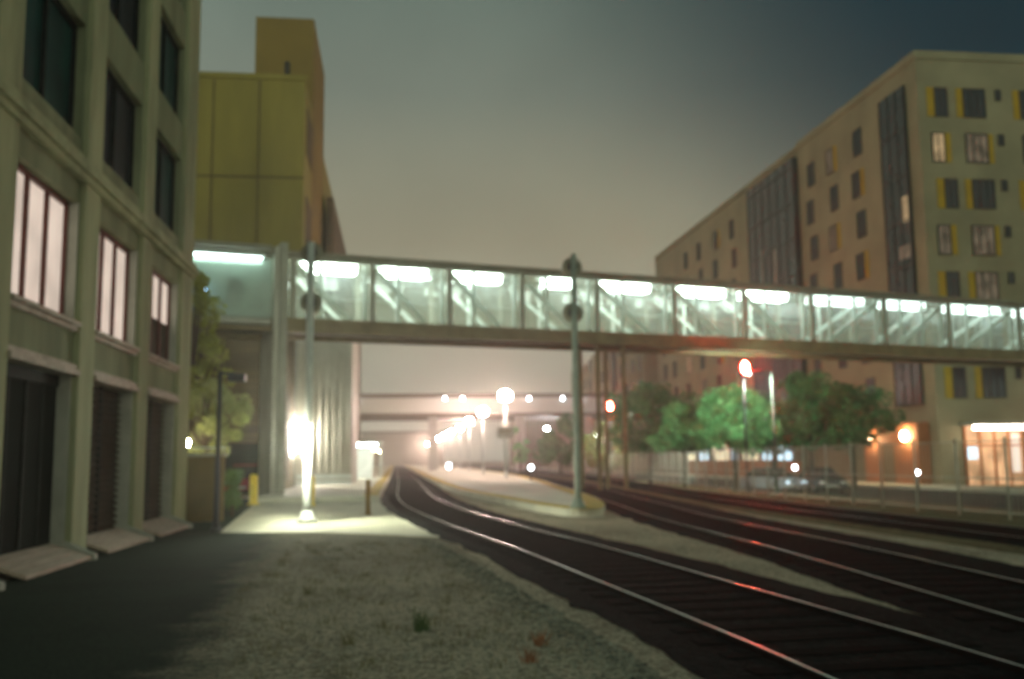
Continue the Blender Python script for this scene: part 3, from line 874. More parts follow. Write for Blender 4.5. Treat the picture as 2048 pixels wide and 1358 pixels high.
p1 = atY(1543, 742, 50)
def added_tree_light(x, y, zt, label, arm):  # hooded head added, turned from view to brighten the trees
    zg = -.5; H_ = zt - zg
    root = thing('street_lamp', label, 'street lamp', (x, y, zg), 0, 'added hooded lights for the trees')
    MB().tube([(0, 0, .1), (0, 0, H_)], [.1, .07]).build('pole', MT['cut_pole'], root)
    MB().lathe([(.2, 0), (.2, .1), (.12, .3)]).build('base', MT['cut_pole'], root)
    MB().tube([(0, 0, H_ - .05), (arm, 0, H_ + .02)], .035, 8).build('arm', MT['cut_pole'], root)
    m = Matrix.Translation((arm, 0, H_)) @ Matrix.Rotation(math.radians(48), 4, 'X')
    hd = MB().box(-.36, .36, -.2, .2, 0, .09, m).build('head', MT['dark_post'], root)
    MB().box(-.32, .32, -.17, .17, -.02, -.002, m).build('lens', MT['tree_fill'], hd)
    return root
def red_halo_lamp(px, py, Y, label, r):  # white street lamp coloured red to put in its halo
    p = atY(px, py, Y)
    zg = -.5
    root = thing('red_halo_lamp', label, 'signal lamp', (p.x, Y, zg), 0, 'street lamps coloured red for their halo')
    H_ = p.z - zg
    MB().tube([(0, .3, 0), (0, .3, H_ + .5)], [.07, .06]).build('pole', MT['dark_post'], root)
    hd = MB().box(-.3, .3, .04, .36, H_ - .5, H_ + .5).build('head', MT['black'], root, bevel=.05)
    MB().ball((0, 0, H_), r, .8, .5, 1.25, 18).build('lens', MT['halo_red'], hd)
    MB().lathe([(r * 1.15, -.02), (r * 1.2, .04), (r * 1.25, .05), (r * 1.2, .06)], (0, 0, H_), 20, 'y').build('rim', MT['halo_red_rim'], hd)  # glowing rim added to redden the halo
    return root
added_tree_light(p1.x, 50, p1.z, 'street lamp pole with an added hooded light for the round green tree', -.85)
p2 = atY(1262, 818, 84)
added_tree_light(p2.x, 84, p2.z, 'distant hooded light added on a pole for the pale green tree', -.8)
red_halo_lamp(1490, 735, 50, 'large glaring street lamp coloured red for its halo, above the bright green round tree', .26)
red_halo_lamp(1220, 812, 87, 'smaller glaring street lamp coloured red for its halo, over the pale green tree', .30)
p3 = atY(1100, 855, 143)
street_lamp(p3.x, 143, 6.2, 'small distant street lamp left of the olive signal mast, under the footbridge', -.5, glass=False)

# ------------------------------------------------------------------ fence
fn = thing('wire_fence', 'long low metal fence on thin posts along the far track', 'fence')
y = 9.0
k = 0
Yf = []
while y < 130 and k < 58:
    Yf.append(y); y += 2.0 if y < 40 else 2.3; k += 1
for y in Yf:
    x = interp(FEN, y)
    MB().tube([(x, y, -.02), (x, y, 2.05)], .035, 8).build('post', MT['fence'], fn)
rl = MB()
for zz in (.15, 1.0, 1.95):
    rl.sweep([(interp(FEN, y), y, zz) for y in Yf], [(-.015, -.015), (-.015, .015), (.015, .015), (.015, -.015)])
rl.build('rail', MT['fence'], fn)
ms = MB()
for a, b in zip(Yf[:-1], Yf[1:]):
    n = 12
    for q in range(1, n):
        yy = a + (b - a) * q / n
        x = interp(FEN, yy)
        ms.box(x - .005, x + .005, yy - .006, yy + .006, .1, 1.9)
ms.build('mesh_panel', MT['fence'], fn)

# ------------------------------------------------------------------ apartment block on the right
AX, AY = 37.48, 64.0
AP = thing('apartment_block', 'tall tan apartment block with mustard window panels and dark glass bays', 'building')
wl = MB().box(AX, AX + 36, AY, 85.1, -.6, 30.3).box(AX, AX + 30, 85.1, 97.4, -.6, 30.2).box(AX, AX + 30, 97.4, 136, -.6, 30.1)
wl.build('wall', MT['apt'], AP)
MB().box(AX - .12, AX + 36, AY - .12, AY + .3, 30.3, 30.9).box(AX - .12, AX + .3, AY + .3, 85.1, 30.3, 30.9).box(AX - .1, AX + .3, 85.12, 136, 30.22, 30.7).build('parapet', MT['apt'], AP)
rowz = [27.1 - 3.4 * k for k in range(7)]
def win(parent, face, c0, c1, z0, z1, pane, mull=1):
    """face 'S' = side wall facing the tracks (plane X=AX), 'F' = front wall (plane Y=AY)"""
    W = MB(); t = .08
    def bx(mb, a, b, za, zb, d0, d1):
        if face == 'S': mb.box(AX - d1, AX - d0, a, b, za, zb)
        else: mb.box(a, b, AY - d1, AY - d0, za, zb)
    bx(W, c0, c0 + t, z0, z1, .0, .10); bx(W, c1 - t, c1, z0, z1, .0, .10)
    bx(W, c0 + t, c1 - t, z0, z0 + t, .0, .10); bx(W, c0 + t, c1 - t, z1 - t, z1, .0, .10)
    for q in range(1, mull + 1):
        cc = c0 + (c1 - c0) * q / (mull + 1)
        bx(W, cc - .03, cc + .03, z0 + t, z1 - t, .0, .08)
    W = W.build('window', MT['apt_frame'], parent)
    P = MB(); bx(P, c0 + t, c1 - t, z0 + t, z1 - t, .002, .03)
    P.build('pane', MT[pane], W)
    return W
def panel(parent, face, c0, c1, z0, z1):
    P = MB()
    if face == 'S': P.box(AX - .05, AX - .0, c0, c1, z0, z1)
    else: P.box(c0, c1, AY - .05, AY - .0, z0, z1)
    P.build('mustard_panel', MT['ypanel'], parent)
for r_, zc in enumerate(rowz):
    z0, z1 = zc - 1.15, zc + 1.05
    alt = r_ % 2
    panes = {(1, 0): 'lit_amber', (1, 1): 'lit_dim', (3, 0): 'lit_dim', (3, 1): 'lit_dim', (4, 1): 'lit_dim'}
    c = 38.75 if not alt else 38.35
    if r_ == 2: c = 39.1
    if r_ < 6 or True:
        win(AP, 'F', c, c + 1.0, z0, z1, panes.get((r_, 0), 'apt_pane'), 1)
        if r_ not in (5,): panel(AP, 'F', (c - .58) if r_ in (0, 2, 4, 6) else (c + 1.03), (c - .03) if r_ in (0, 2, 4, 6) else (c + 1.45), z0, z1)
        c2 = 40.95 if r_ != 2 else 41.2
        win(AP, 'F', c2, c2 + 1.75, z0, z1, panes.get((r_, 1), 'apt_pane'), 2)
        panel(AP, 'F', (c2 - .5) if not alt else (c2 + 1.78), (c2 - .03) if not alt else (c2 + 2.15), z0, z1)
        win(AP, 'F', 43.5, 43.95, zc + .2, z1, 'apt_pane', 0)
        if r_ % 2 == 0: panel(AP, 'F', 44.9, 45.35, z0, z1)
        win(AP, 'F', 45.4, 46.9, z0, z1, 'apt_pane', 2)
# glass strip by the corner
def strip(face_y0, face_y1, z0, z1, d, label, litcells, ncol):
    G_ = MB().box(AX - d, AX - .002, face_y0, face_y1, z0, z1).build('glass_bay', MT['curtain_glass'], AP)
    fr = MB()
    for q in range(ncol + 1):
        yy = face_y0 + (face_y1 - face_y0) * q / ncol
        fr.box(AX - d - .06, AX - d - .002, yy - .04, yy + .04, z0, z1)
    zz = z0
    while zz < z1:
        fr.box(AX - d - .05, AX - d - .002, face_y0, face_y1, zz, zz + .10); zz += 3.4
    fr.build('mullion', MT['apt_frame'], G_)
    for (a, b, za, zb, m_) in litcells:
        MB().box(AX - d - .02, AX - d - .001, a, b, za, zb).build('lit_pane', MT[m_], G_)
    return G_
strip(65.6, 69.2, 5.2, 28.9, .2, '', [(65.8, 66.6, 18.7, 20.6, 'lit_amber'), (65.8, 67.4, 16.0, 17.0, 'lit_dim'), (65.8, 66.9, 9.2, 11.6, 'lit_amber')], 3)
strip(85.2, 97.2, 4.8, 29.6, .5, '', [(90, 90.8, 17, 22, 'lit_dim'), (93.4, 93.9, 18.5, 22.5, 'lit_dim')], 6)
for r_, zc in enumerate(rowz):
    z0, z1 = zc - 1.15, zc + 1.05
    cols = [(73.3, r_ in (1, 3)), (77.9, r_ in (0, 2, 4)), (82.3, False), (103, False), (109, r_ % 2 == 0), (115, False), (121, False), (127, r_ == 2), (132, False)]
    for j, (cy, pn) in enumerate(cols):
        if r_ == 0 and j >= 7: continue
        off = .5 * ((r_ + j) % 2)
        pane = 'apt_pane'
        if (r_, j) in ((3, 4), (4, 6), (5, 3)): pane = 'lit_amber'
        if (r_, j) in ((0, 1), (2, 1), (4, 1), (5, 5), (6, 2)): pane = 'lit_dim'
        win(AP, 'S', cy - .7 + off, cy + .7 + off, z0, z1, pane, 1)
        if pn: panel(AP, 'S', cy - 1.25 + off, cy - .73 + off, z0, z1)
# street level shops, all lit, brick plinth
for j, (a, b, m_) in enumerate(((88, 91.5, 'shop_blue'), (92.5, 95.5, 'shop_blue'), (96.5, 101, 'shop_cream'), (102.5, 104.5, 'shop_blue'), (105.5, 111, 'shop_cream'), (112.5, 116, 'shop_blue'), (117.5, 121, 'shop_cream'))):
    W = MB().box(AX - .64, AX - .60, a, b, 1.3, 3.1).build('shop_window', MT[m_], AP)
    f = MB()
    for yy in (a, (a + b) / 2, b): f.box(AX - .68, AX - .642, yy - .05, yy + .05, 1.25, 3.15)
    f.box(AX - .68, AX - .642, a, b, 3.1, 3.2)
    f.build('frame', MT['apt_frame'], W)
MB().box(AX - .6, AX - .0, 86, 134, -.5, 3.9).build('shop_front', MT['apt_dark'], AP)
MB().box(AX - .66, AX - .602, 86, 122, -.5, 1.22).build('brick_plinth', MT['brick'], AP)
# brick portal with wall lamps by the corner
MB().box(AX - .9, AX - .001, 65.2, 73.2, -.5, 3.9).build('brick_portal', MT['brick'], AP)
pd = MB().box(AX - .94, AX - .902, 68.6, 70.2, -.4, 2.4).build('portal_door', MT['apt_dark'], AP)
for yy in (66.6, 71.6):
    MB().ball((AX - 1.15, yy, 3.0), .24, 1, 1, 1.4).build('wall_lamp', MT['lamp_warm'], AP)
# lit lobby in the front wall
lb = MB().box(39.3, 43.6, AY - .05, AY - .002, -.5, 3.6).build('lobby_front', MT['lobby'], AP)
f = MB()
for xx in (39.3, 40.4, 41.5, 42.6, 43.6): f.box(xx - .07, xx + .07, AY - .2, AY - .052, -.5, 3.6)
f.box(39.3, 43.6, AY - .19, AY - .053, 2.2, 2.32)
f.build('lobby_frame', MT['brick'], lb)
MB().box(39.0, 43.9, AY - 1.6, AY - .002, 3.62, 3.85).build('canopy', MT['jamb'], AP)
for xx in (39.7, 40.75, 41.8, 42.85):
    MB().box(xx - .42, xx + .42, AY - 1.64, AY - 1.2, 3.32, 3.6).build('canopy_light', emis('canopy_light', (1, .84, .7), 16), AP)
MB().ball((43.9, AY - 1.7, 4.9), .42).build('wall_lamp', emis('wall_globe', (1, .8, .68), 3), AP)
MB().box(39.35, 40.2, AY - .1, AY - .055, 1.3, 2.15).build('bright_poster', MT['shop_blue'], lb)
MB().box(42.75, 43.4, AY - .1, AY - .055, .4, 3.1).build('bright_poster', emis('pale_door', (1, .85, .7), 1.1), lb)

# lower continuation further along the street
A2 = thing('terraced_flats', 'far tan block of flats seen under the footbridge left of the dark trees', 'building')
MB().box(36.4, 60, 140, 158, -.5, 22).box(35.9, 60, 160, 176, -.5, 20.5).box(36.4, 60, 178, 200, -.5, 19.5).build('wall', MT['apt'], A2)
MB().box(36.0, 60, 158, 160, -.5, 21).build('glass_strip', MT['curtain_glass'], A2)
MB().box(36.0, 60, 176, 178, -.5, 20).build('glass_strip', MT['curtain_glass'], A2)
for by, n in ((141.5, 4), (161.5, 3), (179.5, 5)):
    for k in range(n):
        for r_ in range(5):
            yy = by + k * 4.2; zc = 4.5 + r_ * 3.4
            x0 = 36.4 if by != 161.5 else 35.9
            w_ = MB().box(x0 - .08, x0 - .002, yy, yy + 1.5, zc, zc + 2).build('window', MT['lit_dim'] if (k + r_) % 5 == 0 else MT['apt_pane'], A2)

# ------------------------------------------------------------------ left background buildings
TW = thing('warehouse_tower', 'windowless ochre tower block behind the footbridge, left', 'building')
a0 = atY(380, 140, 60).x; a1 = -5.75
MB().box(a0 - 4, a1, 60.5, 96, 0, 25.6).build('wall', MT['ochre'], TW)
MB().box(-9.7, a1 + .02, 66, 76, 0, 32.3).build('upper_block', MT['ochre2'], TW)
MB().box(a0 - 4.1, a1 + .1, 60.4, 60.7, 25.6, 25.95).build('parapet', MT['ochre'], TW)
for zz in (21.3, 15.5):
    MB().box(a1 + .001, a1 + .06, 62, 66, zz, zz + 3).build('side_vent', MT['brown_wall'], TW)
MB().box(a1 + .36, a1 + .9, 75, 110, 0, 22).build('rear_wing', MT['brown_wall'], TW)
MB().box(-5.6, -4.2, 82, 120, 0, 17).build('rear_wing', MT['apt_dark'], TW)
for zz in (6.4, 12.8, 19.2):
    MB().box(a0 - 4, a1 + .02, 60.46, 60.499, zz, zz + .10).build('panel_joint', MT['brown_wall'], TW)
for xx in (-14.2, -11.4, -8.6):
    MB().box(xx, xx + .08, 60.45, 60.498, 0, 25.5).build('panel_joint', MT['brown_wall'], TW)
MB().box(-13.0, -11.8, 63, 64.5, 25.6, 27.0).build('roof_unit', MT['roof'], TW, bevel=.05)
MB().tube([(-7.0, 61.5, 25.6), (-7.0, 61.5, 27.2)], .18, 10).build('vent_pipe', MT['roof'], TW)
# brown lower facade with ledges beneath the bridge
BF = thing('brown_annex', 'low brown building with pale horizontal ledges under the left end of the footbridge', 'building')
MB().box(-16, -6.05, 52.2, 60.2, 0, 9.5).build('wall', MT['brown_wall'], BF)
for zz in (3.0, 3.6, 5.8, 6.2, 8.1):
    MB().box(-16, -6.02, 52.08, 52.198, zz, zz + .07).build('ledge', MT['tan'], BF)
MB().box(-9.6, -6.6, 52.12, 52.198, .05, 2.6).build('garage_opening', MT['door_dark'], BF)
# ribbed steel building beneath
CB = thing('ribbed_building', 'ribbed pale steel building lit white near its foot beside the platform', 'building')
MB().box(-6.0, -2.62, 60.0, 70.0, 0, 10.5).build('wall', MT['corrugated'], CB)
rb = MB()
x = -5.9
while x < -2.7:
    rb.box(x, x + .17, 59.86, 59.998, .9, 10.4); x += .42
rb.build('ribs', MT['corrugated'], CB)
MB().box(-6.05, -2.6, 59.86, 59.999, 0.01, .5).box(-6.05, -2.6, 59.9, 59.999, .6, .85).build('plinth', MT['white_steel'], CB)
MB().box(-6.1, -5.86, 59.8, 59.925, 0, 10.6).build('corner_post', MT['jamb'], CB)
wf = thing('wall_light', 'tall white wall light left of the bright signal mast', 'wall light', (-5.72, 59.6, 0))
MB().box(-.12, .12, .05, .2, 2.0, 4.2).build('mount', MT['dark_post'], wf)
MB().tube([(0, 0, 2.35), (0, 0, 3.95)], .19, 14).build('diffuser', MT['wall_fixture'], wf)

# overpass across the background
OV = thing('road_overpass', 'distant pale road overpass crossing behind the platform lamps', 'overpass')
MB().box(-14, 60, 130, 131, 7.9, 9.9).build('parapet', MT['overpass'], OV)
MB().box(-14, 60, 129.8, 131.4, 9.91, 10.45).build('coping', MT['overpass_dark'], OV)
MB().box(-14, 60, 131, 150, 7.6, 8.9).build('deck', MT['overpass_dark'], OV)
for xx in (-8, 5.2, 17.5, 27, 40, 52):
    MB().box(xx - .6, xx + .6, 136, 137.2, 0, 7.6).build('pier', MT['overpass'], OV)
for i, px in enumerate((712, 890, 925, 1058, 1125, 1163)):
    p = atY(px, 797, 129.6)
    r = thing('overpass_lamp', ['bluish lamp on the overpass beside the ribbed building', 'bluish lamp on the overpass above the glowing lamp row, left of two', 'bluish lamp on the overpass above the glowing lamp row, right of two', 'bluish lamp on the overpass right of the nearest platform lamp', 'bluish lamp on the overpass left of the olive signal mast', 'bluish lamp on the overpass right behind the olive signal mast'][i], 'lamp', (p.x, 129.6, p.z), 0, 'small lamps on the overpass')
    MB().ball((0, -.1, 0), .17, 1, .7, 1.5, 10).build('bulb', MT['lamp_small'], r)
    MB().box(-.1, .1, .0, .18, -.3, .3).build('bracket', MT['dark_post'], r)
FWH = thing('far_warehouse', 'long grey warehouse beyond the overpass', 'building')
MB().box(-40, 14.5, 300, 340, 0, 10).build('wall', MT['far_wall'], FWH)
MB().box(-41, 15, 299.5, 340, 10, 10.6).build('roof', MT['roof'], FWH)
FH2 = thing('far_shed', 'brownish shed beyond the fence and the overpass', 'building')
MB().box(28, 70, 210, 240, 0, 14).build('wall', MT['apt_dark'], FH2)
MB().box(27.5, 70, 209.5, 240, 14, 14.5).build('roof', MT['roof'], FH2)

# ------------------------------------------------------------------ yard wall, hedge, posts at the left
YW = thing('yard_wall', 'tan yard wall with white rail behind the corner of the stucco building', 'wall')
MB().box(-12, -4.72, 28.0, 28.25, 0, 1.78).build('wall', MT['tan'], YW)
MB().box(-12, -4.66, 27.94, 28.31, 1.78, 1.86).build('coping', MT['jamb'], YW)
MB().tube([(-12, 28.1, 2.02), (-4.7, 28.1, 2.02)], .025, 8).tube([(-4.75, 28.1, 1.86), (-4.75, 28.1, 2.02)], .025, 8).tube([(-6.2, 28.1, 1.86), (-6.2, 28.1, 2.02)], .025, 8).build('rail', MT['white_steel'], YW)
q_ = atY(374, 886, 29.2)
yl = thing('yard_light', 'small warm light at the building corner shining into the pale bushy tree', 'lamp', (q_.x, 29.2, q_.z))
MB().ball((0, 0, 0), .09, 1, 1, 1.3, 12).build('bulb', MT['yard_bulb'], yl)
MB().tube([(0, 0, -q_.z), (0, 0, -.1)], .03, 8).build('stem', MT['dark_post'], yl)
lp = thing('lamp_post', 'dark unlit lamp post with square head in front of the tan wall', 'lamp post', (-4.11, 23.6, 0.005))
MB().tube([(0, 0, 0), (0, 0, .5), (0, 0, 3.75)], [.085, .07, .05]).build('pole', MT['dark_post'], lp)
MB().lathe([(.13, 0), (.13, .05), (.09, .12)]).build('base', MT['dark_post'], lp)
MB().box(.0, .35, -.03, .03, 3.66, 3.72).build('arm', MT['dark_post'], lp)
MB().box(.2, .6, -.18, .18, 3.5, 3.68).build('head', MT['dark_post'], lp, bevel=.02)
def bollard(x, y, m_, r, h, label, gr='yellow bollards'):
    o = MB().lathe([(r * 1.5, 0), (r * 1.5, .03), (r, .05), (r, h - r * .6), (r * .85, h - r * .25), (r * .4, h)]).build('bollard', m_)
    o.location = (x, y, .012)
    return tag(o, label, 'bollard', gr)
bollard(-5.32, 38.3, MT['yellow'], .16, 1.15, 'bright yellow bollard left of the paved apron')
bollard(-3.02, 36.5, MT['yellow'], .12, 1.1, 'yellow bollard half hidden behind the bright signal mast')
bollard(-.80, 30.0, MT['orange'], .07, 1.05, 'thin orange post standing alone on the pale apron', None)

# ------------------------------------------------------------------ vegetation
def leaves(mb, c, rad, n, size, rnd, squash=1.0):
    for _ in range(n):
        while True:
            d = Vector((rnd.uniform(-1, 1), rnd.uniform(-1, 1), rnd.uniform(-1, 1)))
            if 0.02 < d.length < 1: break
        d = d * (d.length ** -0.35)
        p = Vector(c) + Vector((d.x * rad, d.y * rad, d.z * rad * squash))
        a = Vector((rnd.gauss(0, 1), rnd.gauss(0, 1), rnd.gauss(0, 1))).normalized()
        b = a.cross(Vector((rnd.gauss(0, 1), rnd.gauss(0, 1), rnd.gauss(0, 1)))).normalized()
        s = size * rnd.uniform(.6, 1.3)
        v = [mb.bm.verts.new(p + a * s), mb.bm.verts.new(p + b * s * .5), mb.bm.verts.new(p - a * s), mb.bm.verts.new(p - b * s * .5)]
        mb.bm.faces.new(v)
def tree(name, label, x, y, z0, h, rad, lm, seed, group=None, trunk_h=None, nclump=26, leaf=.11, tall=1.0, per=130):
    rnd = random.Random(seed)
    root = thing(name, label, 'tree', (x, y, z0), 0, group)
    th = trunk_h if trunk_h is not None else h * .3
    t = MB().tube([(0, 0, 0), (.05, 0, th), (-.08, .05, h * .62), (0, 0, h * .85)], [h * .025, h * .019, h * .011, .02], 8)
    cen = []
    hz = (h - th) / 2
    for i in range(nclump):
        ph = rnd.uniform(0, 2 * PI); el = rnd.uniform(-.9, 1)
        rr = math.sqrt(max(0, 1 - el * el)) * rad * rnd.uniform(.35, 1.08)
        c = Vector((math.cos(ph) * rr, math.sin(ph) * rr, th + hz * (1 + el * .82)))
        cen.append(c)
        st = Vector((0, 0, th + (c.z - th) * .35))
        if i % 2 == 0: t.tube([st, (st + c) / 2 + Vector((0, 0, .1)), c], [h * .009, h * .006, .01], 5)
    t.build('trunk', MT['bark'], root)
    mb = MB()
    for c in cen:
        leaves(mb, c, rad * rnd.uniform(.15, .36), per, leaf * 1.15, rnd, rnd.uniform(.7, 1.0) * tall)
    mb.build('crown', lm, root)
    return root
GT = 'trees along the street'
tree('broadleaf_tree', 'bright green round tree left of the green street lamp pole', *(atY(1468, 900, 60).xy), -.5, 6.6, 2.7, MT['leaf_green'], 1, GT, 2.3, 60, .13)
tree('broadleaf_tree', 'green tree with a pointed top just right of the street lamp pole', *(atY(1622, 900, 62).xy), -.5, 7.8, 2.5, MT['leaf_dark'], 2, GT, 2.3, 50, .13)
tree('broadleaf_tree', 'dark tree at the right end of the tree row beside the brick portal', *(atY(1705, 900, 63).xy), -.5, 6.9, 2.6, MT['leaf_dark'], 3, GT, 2.3, 50, .13)
tree('broadleaf_tree', 'mid green smaller tree left of the bright green round tree', *(atY(1368, 900, 64).xy), -.5, 5.8, 2.2, MT['leaf_green'], 4, GT, 2.1, 44, .13)
tree('broadleaf_tree', 'large dark tree at the left part of the tree row under the footbridge', *(atY(1300, 900, 80).xy), -.5, 8.2, 3.9, MT['leaf_dark'], 5, GT, 2.2, 60, .16)
tree('broadleaf_tree', 'dark tree filling the gap behind the bright green round tree', *(atY(1545, 900, 78).xy), -.5, 7.0, 3.2, MT['leaf_dark'], 6, GT, 2.4, 46, .16)
tree('broadleaf_tree', 'pale green tree lit by the street lamp with red rim above it', *(atY(1215, 900, 90).xy), -.5, 5.6, 2.3, MT['leaf_pale'], 8, GT, .8, 36, .16)
tree('broadleaf_tree', 'small lime green tree right of the nearest platform lamp pole', *(atY(1040, 900, 120).xy), 0, 6.0, 1.3, MT['leaf_green'], 9, GT, .8, 16, .18)
tree('broadleaf_tree', 'brownish dark tree behind the olive signal mast beyond the fence', *(atY(1120, 900, 112).xy), 0, 6.5, 3.4, MT['leaf_dark'], 10, GT, .8, 26, .2)
tree('yard_tree', 'tall thin yellow green tree behind the corner of the stucco building', -7.45, 36.5, 0, 9.0, 1.35, MT['leaf_yellow'], 11, None, 2.0, 40, .075, 1.4, 170)
tree('yard_tree', 'pale lit bushy tree above the tan wall and its white rail', -5.85, 31.0, 0, 4.3, 1.15, MT['leaf_pale'], 12, None, 1.5, 34, .055, 1.0, 220)
hd = MB(); rnd = random.Random(5); hx = atY(463, 1000, 30).x
for i in range(16):
    leaves(hd, (hx + rnd.uniform(-.1, .1), 30 + rnd.uniform(-.4, .8), .25 + rnd.uniform(0, 1.1)), .2, 150, .05, rnd)
hr = thing('hedge', 'small dark green hedge at the end of the tan wall', 'hedge', (0, 0, 0))
hd.build('foliage', MT['leaf_hedge'], hr)
MB().tube([(hx, 30.2, 0), (hx, 30.2, 1.3)], [.05, .02], 6).build('stem', MT['bark'], hr)
# dry weeds over the gravel
wd = MB(); rnd = random.Random(9)
def tuft(x, y, n, h):
    for _ in range(n):
        a = rnd.uniform(0, 2 * PI); l = h * rnd.uniform(.5, 1.1); lean = rnd.uniform(.1, .6) * l
        px, py = x + rnd.gauss(0, .05), y + rnd.gauss(0, .05)
        w = .0035
        v = [wd.bm.verts.new((px - w, py, 0)), wd.bm.verts.new((px + w, py, 0)), wd.bm.verts.new((px + math.cos(a) * lean, py + math.sin(a) * lean, l))]
        wd.bm.faces.new(v)
for _ in range(420):
    y = rnd.uniform(4.5, 20); t = rnd.random()
    xl = -1.3 if y < 10 else -1.9
    xr = interp(T1, y) - 2.1
    tuft(xl + (xr - xl) * t, y, rnd.randint(4, 12), rnd.uniform(.04, .12))
wd = wd.build('dry_weeds', MT['drygrass'])
tag(wd, 'thin dry weeds scattered over the pale gravel foreground', 'weeds', kind='stuff')
gw = MB(); rnd = random.Random(19)
p = gnd(843, 1262)
wd2 = gw
for _ in range(60):
    a = rnd.uniform(0, 2 * PI); l = rnd.uniform(.1, .24)
    x_, y_ = p.x + rnd.gauss(0, .03), p.y + rnd.gauss(0, .05)
    gw.bm.faces.new([gw.bm.verts.new((x_ - .006, y_, 0)), gw.bm.verts.new((x_ + .006, y_, 0)), gw.bm.verts.new((x_ + math.cos(a) * l * .4, y_ + math.sin(a) * l * .4, l))])
tag(gw.build('weed', MT['leaf_hedge']), 'single green weed tuft in the gravel foreground', 'weed')

for px, py, n_, m_, lab in ((1080, 1292, 40, 'red_weed', 'small reddish weed in the gravel near the track, bottom centre'), (1062, 1325, 30, 'red_weed', 'second reddish weed just below the first in the gravel'), (615, 1190, 30, 'drygrass', 'low brownish weed on the gravel below the bright signal mast'), (700, 1290, 26, 'drygrass', 'low dry weed in the gravel left of the green tuft')):
    g_ = MB(); p = gnd(px, py)
    for _ in range(n_):
        a = rnd.uniform(0, 2 * PI); l = rnd.uniform(.05, .16)
        x_, y_ = p.x + rnd.gauss(0, .03), p.y + rnd.gauss(0, .03)
        g_.bm.faces.new([g_.bm.verts.new((x_ - .006, y_, 0)), g_.bm.verts.new((x_ + .006, y_, 0)), g_.bm.verts.new((x_ + math.cos(a) * l * .5, y_ + math.sin(a) * l * .5, l))])
    tag(g_.build('weed', MT[m_]), lab, 'weed')
# loose stones near the camera
stn = MB(); rnd = random.Random(23)
for _ in range(5200):
    y = 4.2 + 11 * rnd.random() ** 1.6
    xl = -1.5; xr = interp(T1, y) - 1.9
    x = rnd.uniform(xl, xr); s = rnd.uniform(.008, .024)
    vs = [stn.bm.verts.new((x + math.cos(k * 2.1 + y) * s * rnd.uniform(.7, 1.2), y + math.sin(k * 2.1 + y) * s * rnd.uniform(.7, 1.2), 0.001)) for k in range(3)]
    tp = stn.bm.verts.new((x, y, s * .8))
    for k in range(3): stn.bm.faces.new((vs[k], vs[(k + 1) % 3], tp))
for _ in range(2600):
    y = 4.5 + 16 * rnd.random() ** 1.3
    x = interp(T1, y) - 1.75 - abs(rnd.gauss(0, .22)); s = rnd.uniform(.012, .032)
    vs = [stn.bm.verts.new((x + math.cos(k * 2.1 + y) * s, y + math.sin(k * 2.1 + y) * s, 0.006)) for k in range(3)]
    tp = stn.bm.verts.new((x, y, s))
    for k in range(3): stn.bm.faces.new((vs[k], vs[(k + 1) % 3], tp))
tag(stn.build('loose_stones', mat('stone', (.46, .44, .34), (.06, .06, .05), 9, .95)), 'loose pale stones strewn on the gravel foreground', 'stones', kind='stuff')

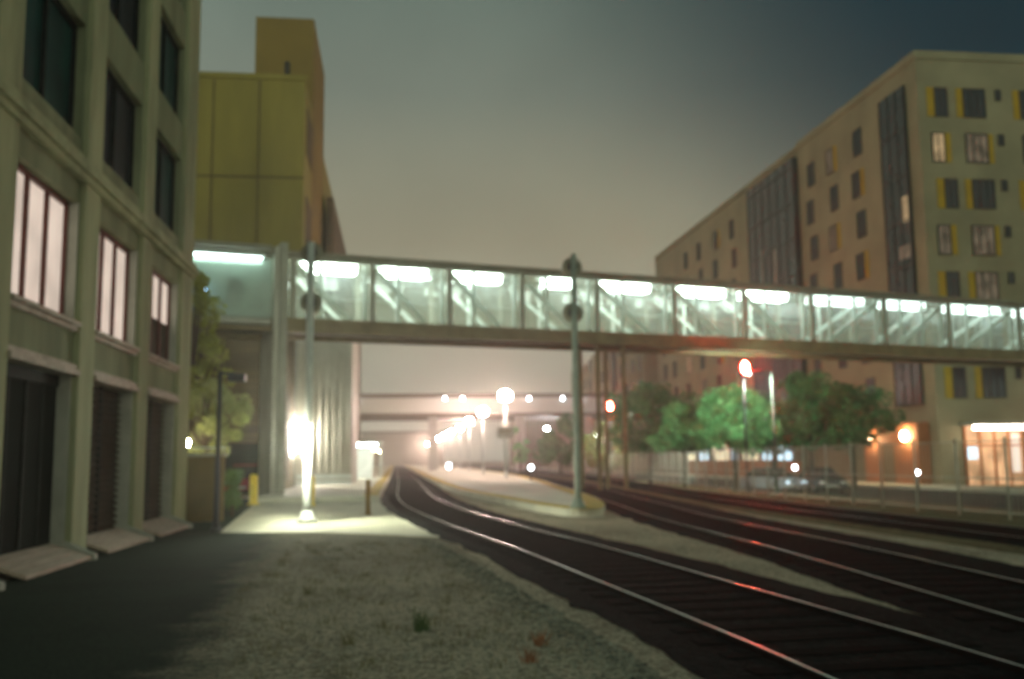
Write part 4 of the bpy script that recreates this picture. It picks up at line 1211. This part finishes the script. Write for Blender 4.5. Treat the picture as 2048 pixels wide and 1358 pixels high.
# ------------------------------------------------------------------ cars
def car(x, y, rz, paint, label, z=-.54, lights=True):
    root = thing('parked_car', label, 'car', (x, y, z), rz, 'parked cars')
    W = .88
    def prism(pts, w, top=None, wt=None):
        mb = MB()
        A = [mb.bm.verts.new((px, -(wt if (wt and pz > 1.1) else w), pz)) for px, pz in pts]
        B = [mb.bm.verts.new((px, (wt if (wt and pz > 1.1) else w), pz)) for px, pz in pts]
        mb.bm.faces.new(A); mb.bm.faces.new(B[::-1])
        n = len(pts)
        for q in range(n): mb.bm.faces.new((A[q], B[q], B[(q + 1) % n], A[(q + 1) % n]))
        return mb
    prism([(-2.2, .3), (-2.25, .6), (-2.15, .88), (-1.5, .96), (1.0, .96), (1.9, .82), (2.2, .65), (2.22, .35), (2.1, .25), (-2.1, .25)], W).build('body', paint, root, bevel=.06)
    cabn = prism([(-1.75, .95), (-1.2, 1.42), (.25, 1.45), (1.1, .95)], W - .05, wt=.64).build('windows', MT['car_glass'], root, bevel=.03)
    prism([(-1.18, 1.425), (-1.1, 1.48), (.2, 1.5), (.3, 1.44)], .62).build('roof_panel', paint, root, bevel=.02)
    for sx in (-1.35, 1.4):
        for sy in (-1, 1):
            wv = MB().lathe([(.18, -.1), (.31, -.1), (.33, -.07), (.33, .07), (.31, .1), (.18, .1)], (sx, sy * (W - .08), .33), 20, 'y').build('wheel', MT['rubber'], root)
            MB().lathe([(.02, -.11), (.18, -.105), (.18, .105), (.02, .11)], (sx, sy * (W - .08), .33), 14, 'y').build('rim', MT['silver'], wv)
    for sy in (-.62, .62):
        MB().box(2.17, 2.235, sy - .16, sy + .16, .58, .72).build('headlight', MT['headlight'] if lights else MT['silver'], root)
        MB().box(-2.25, -2.19, sy - .16, sy + .16, .66, .82).build('tail_light', MT['tail'], root)
    MB().box(2.2, 2.24, -.3, .3, .36, .48).build('number_plate', MT['jamb'], root)
    return root
car(atY(1545, 945, 58).x, 58, -PI / 2 + .25, MT['car_silver'], 'parked car with pale blue headlights behind the fence below the green lamp pole')
car(atY(1640, 945, 57).x, 57, -PI / 2 - .1, MT['car_dark'], 'dark parked car behind the fence between the lamp pole and the brick portal', lights=False)
car(-7.3, 50.0, -PI / 2, MT['car_red'], 'dark red car parked at the garage behind the yellow bollard', z=0.008, lights=False)

# assorted small lights across the right
for px, py, Y, lab, m_ in ((1062, 935, 62, 'low white light on a short post left of the olive signal mast', 'lamp_small'),
                           (1195, 872, 95, 'white light on a post just under the pale green tree', 'lamp_small'),
                           (898, 932, 105, 'low white light on a short post by the platform lamps', 'lamp_small'),
                           (1590, 935, 55, 'tiny white light on a post in front of the dark parked car', 'lamp_small'),
                           (1835, 945, 58, 'tiny white light on a post right of the brick portal', 'lamp_small')):
    p = atY(px, py, Y)
    zb = 0 if p.x < 15 else (-.15 if p.x < 19 else -.55)
    r = thing('post_light', lab, 'lamp', (p.x, Y, zb), 0, 'small post lights')
    MB().tube([(0, 0, 0), (0, 0, p.z - zb - .1)], .04, 8).build('post', MT['dark_post'], r)
    MB().ball((0, 0, p.z - zb), .15 * Y / 70, 1, 1, 1.2, 12).build('bulb', MT[m_], r)

# ------------------------------------------------------------------ night haze
hz = MB().box(-500, 500, -20, 700, -1.6, 60)
hm = bpy.data.materials.new('night_haze'); hm.use_nodes = True
t = hm.node_tree; t.nodes.clear()
o = N(t, 'ShaderNodeOutputMaterial'); v = N(t, 'ShaderNodeVolumePrincipled')
v.inputs['Color'].default_value = (.85, .82, .74, 1)
v.inputs['Density'].default_value = 0.0018
v.inputs['Anisotropy'].default_value = 0.75
t.links.new(v.outputs[0], o.inputs['Volume'])
tag(hz.build('haze', hm), kind='stuff')
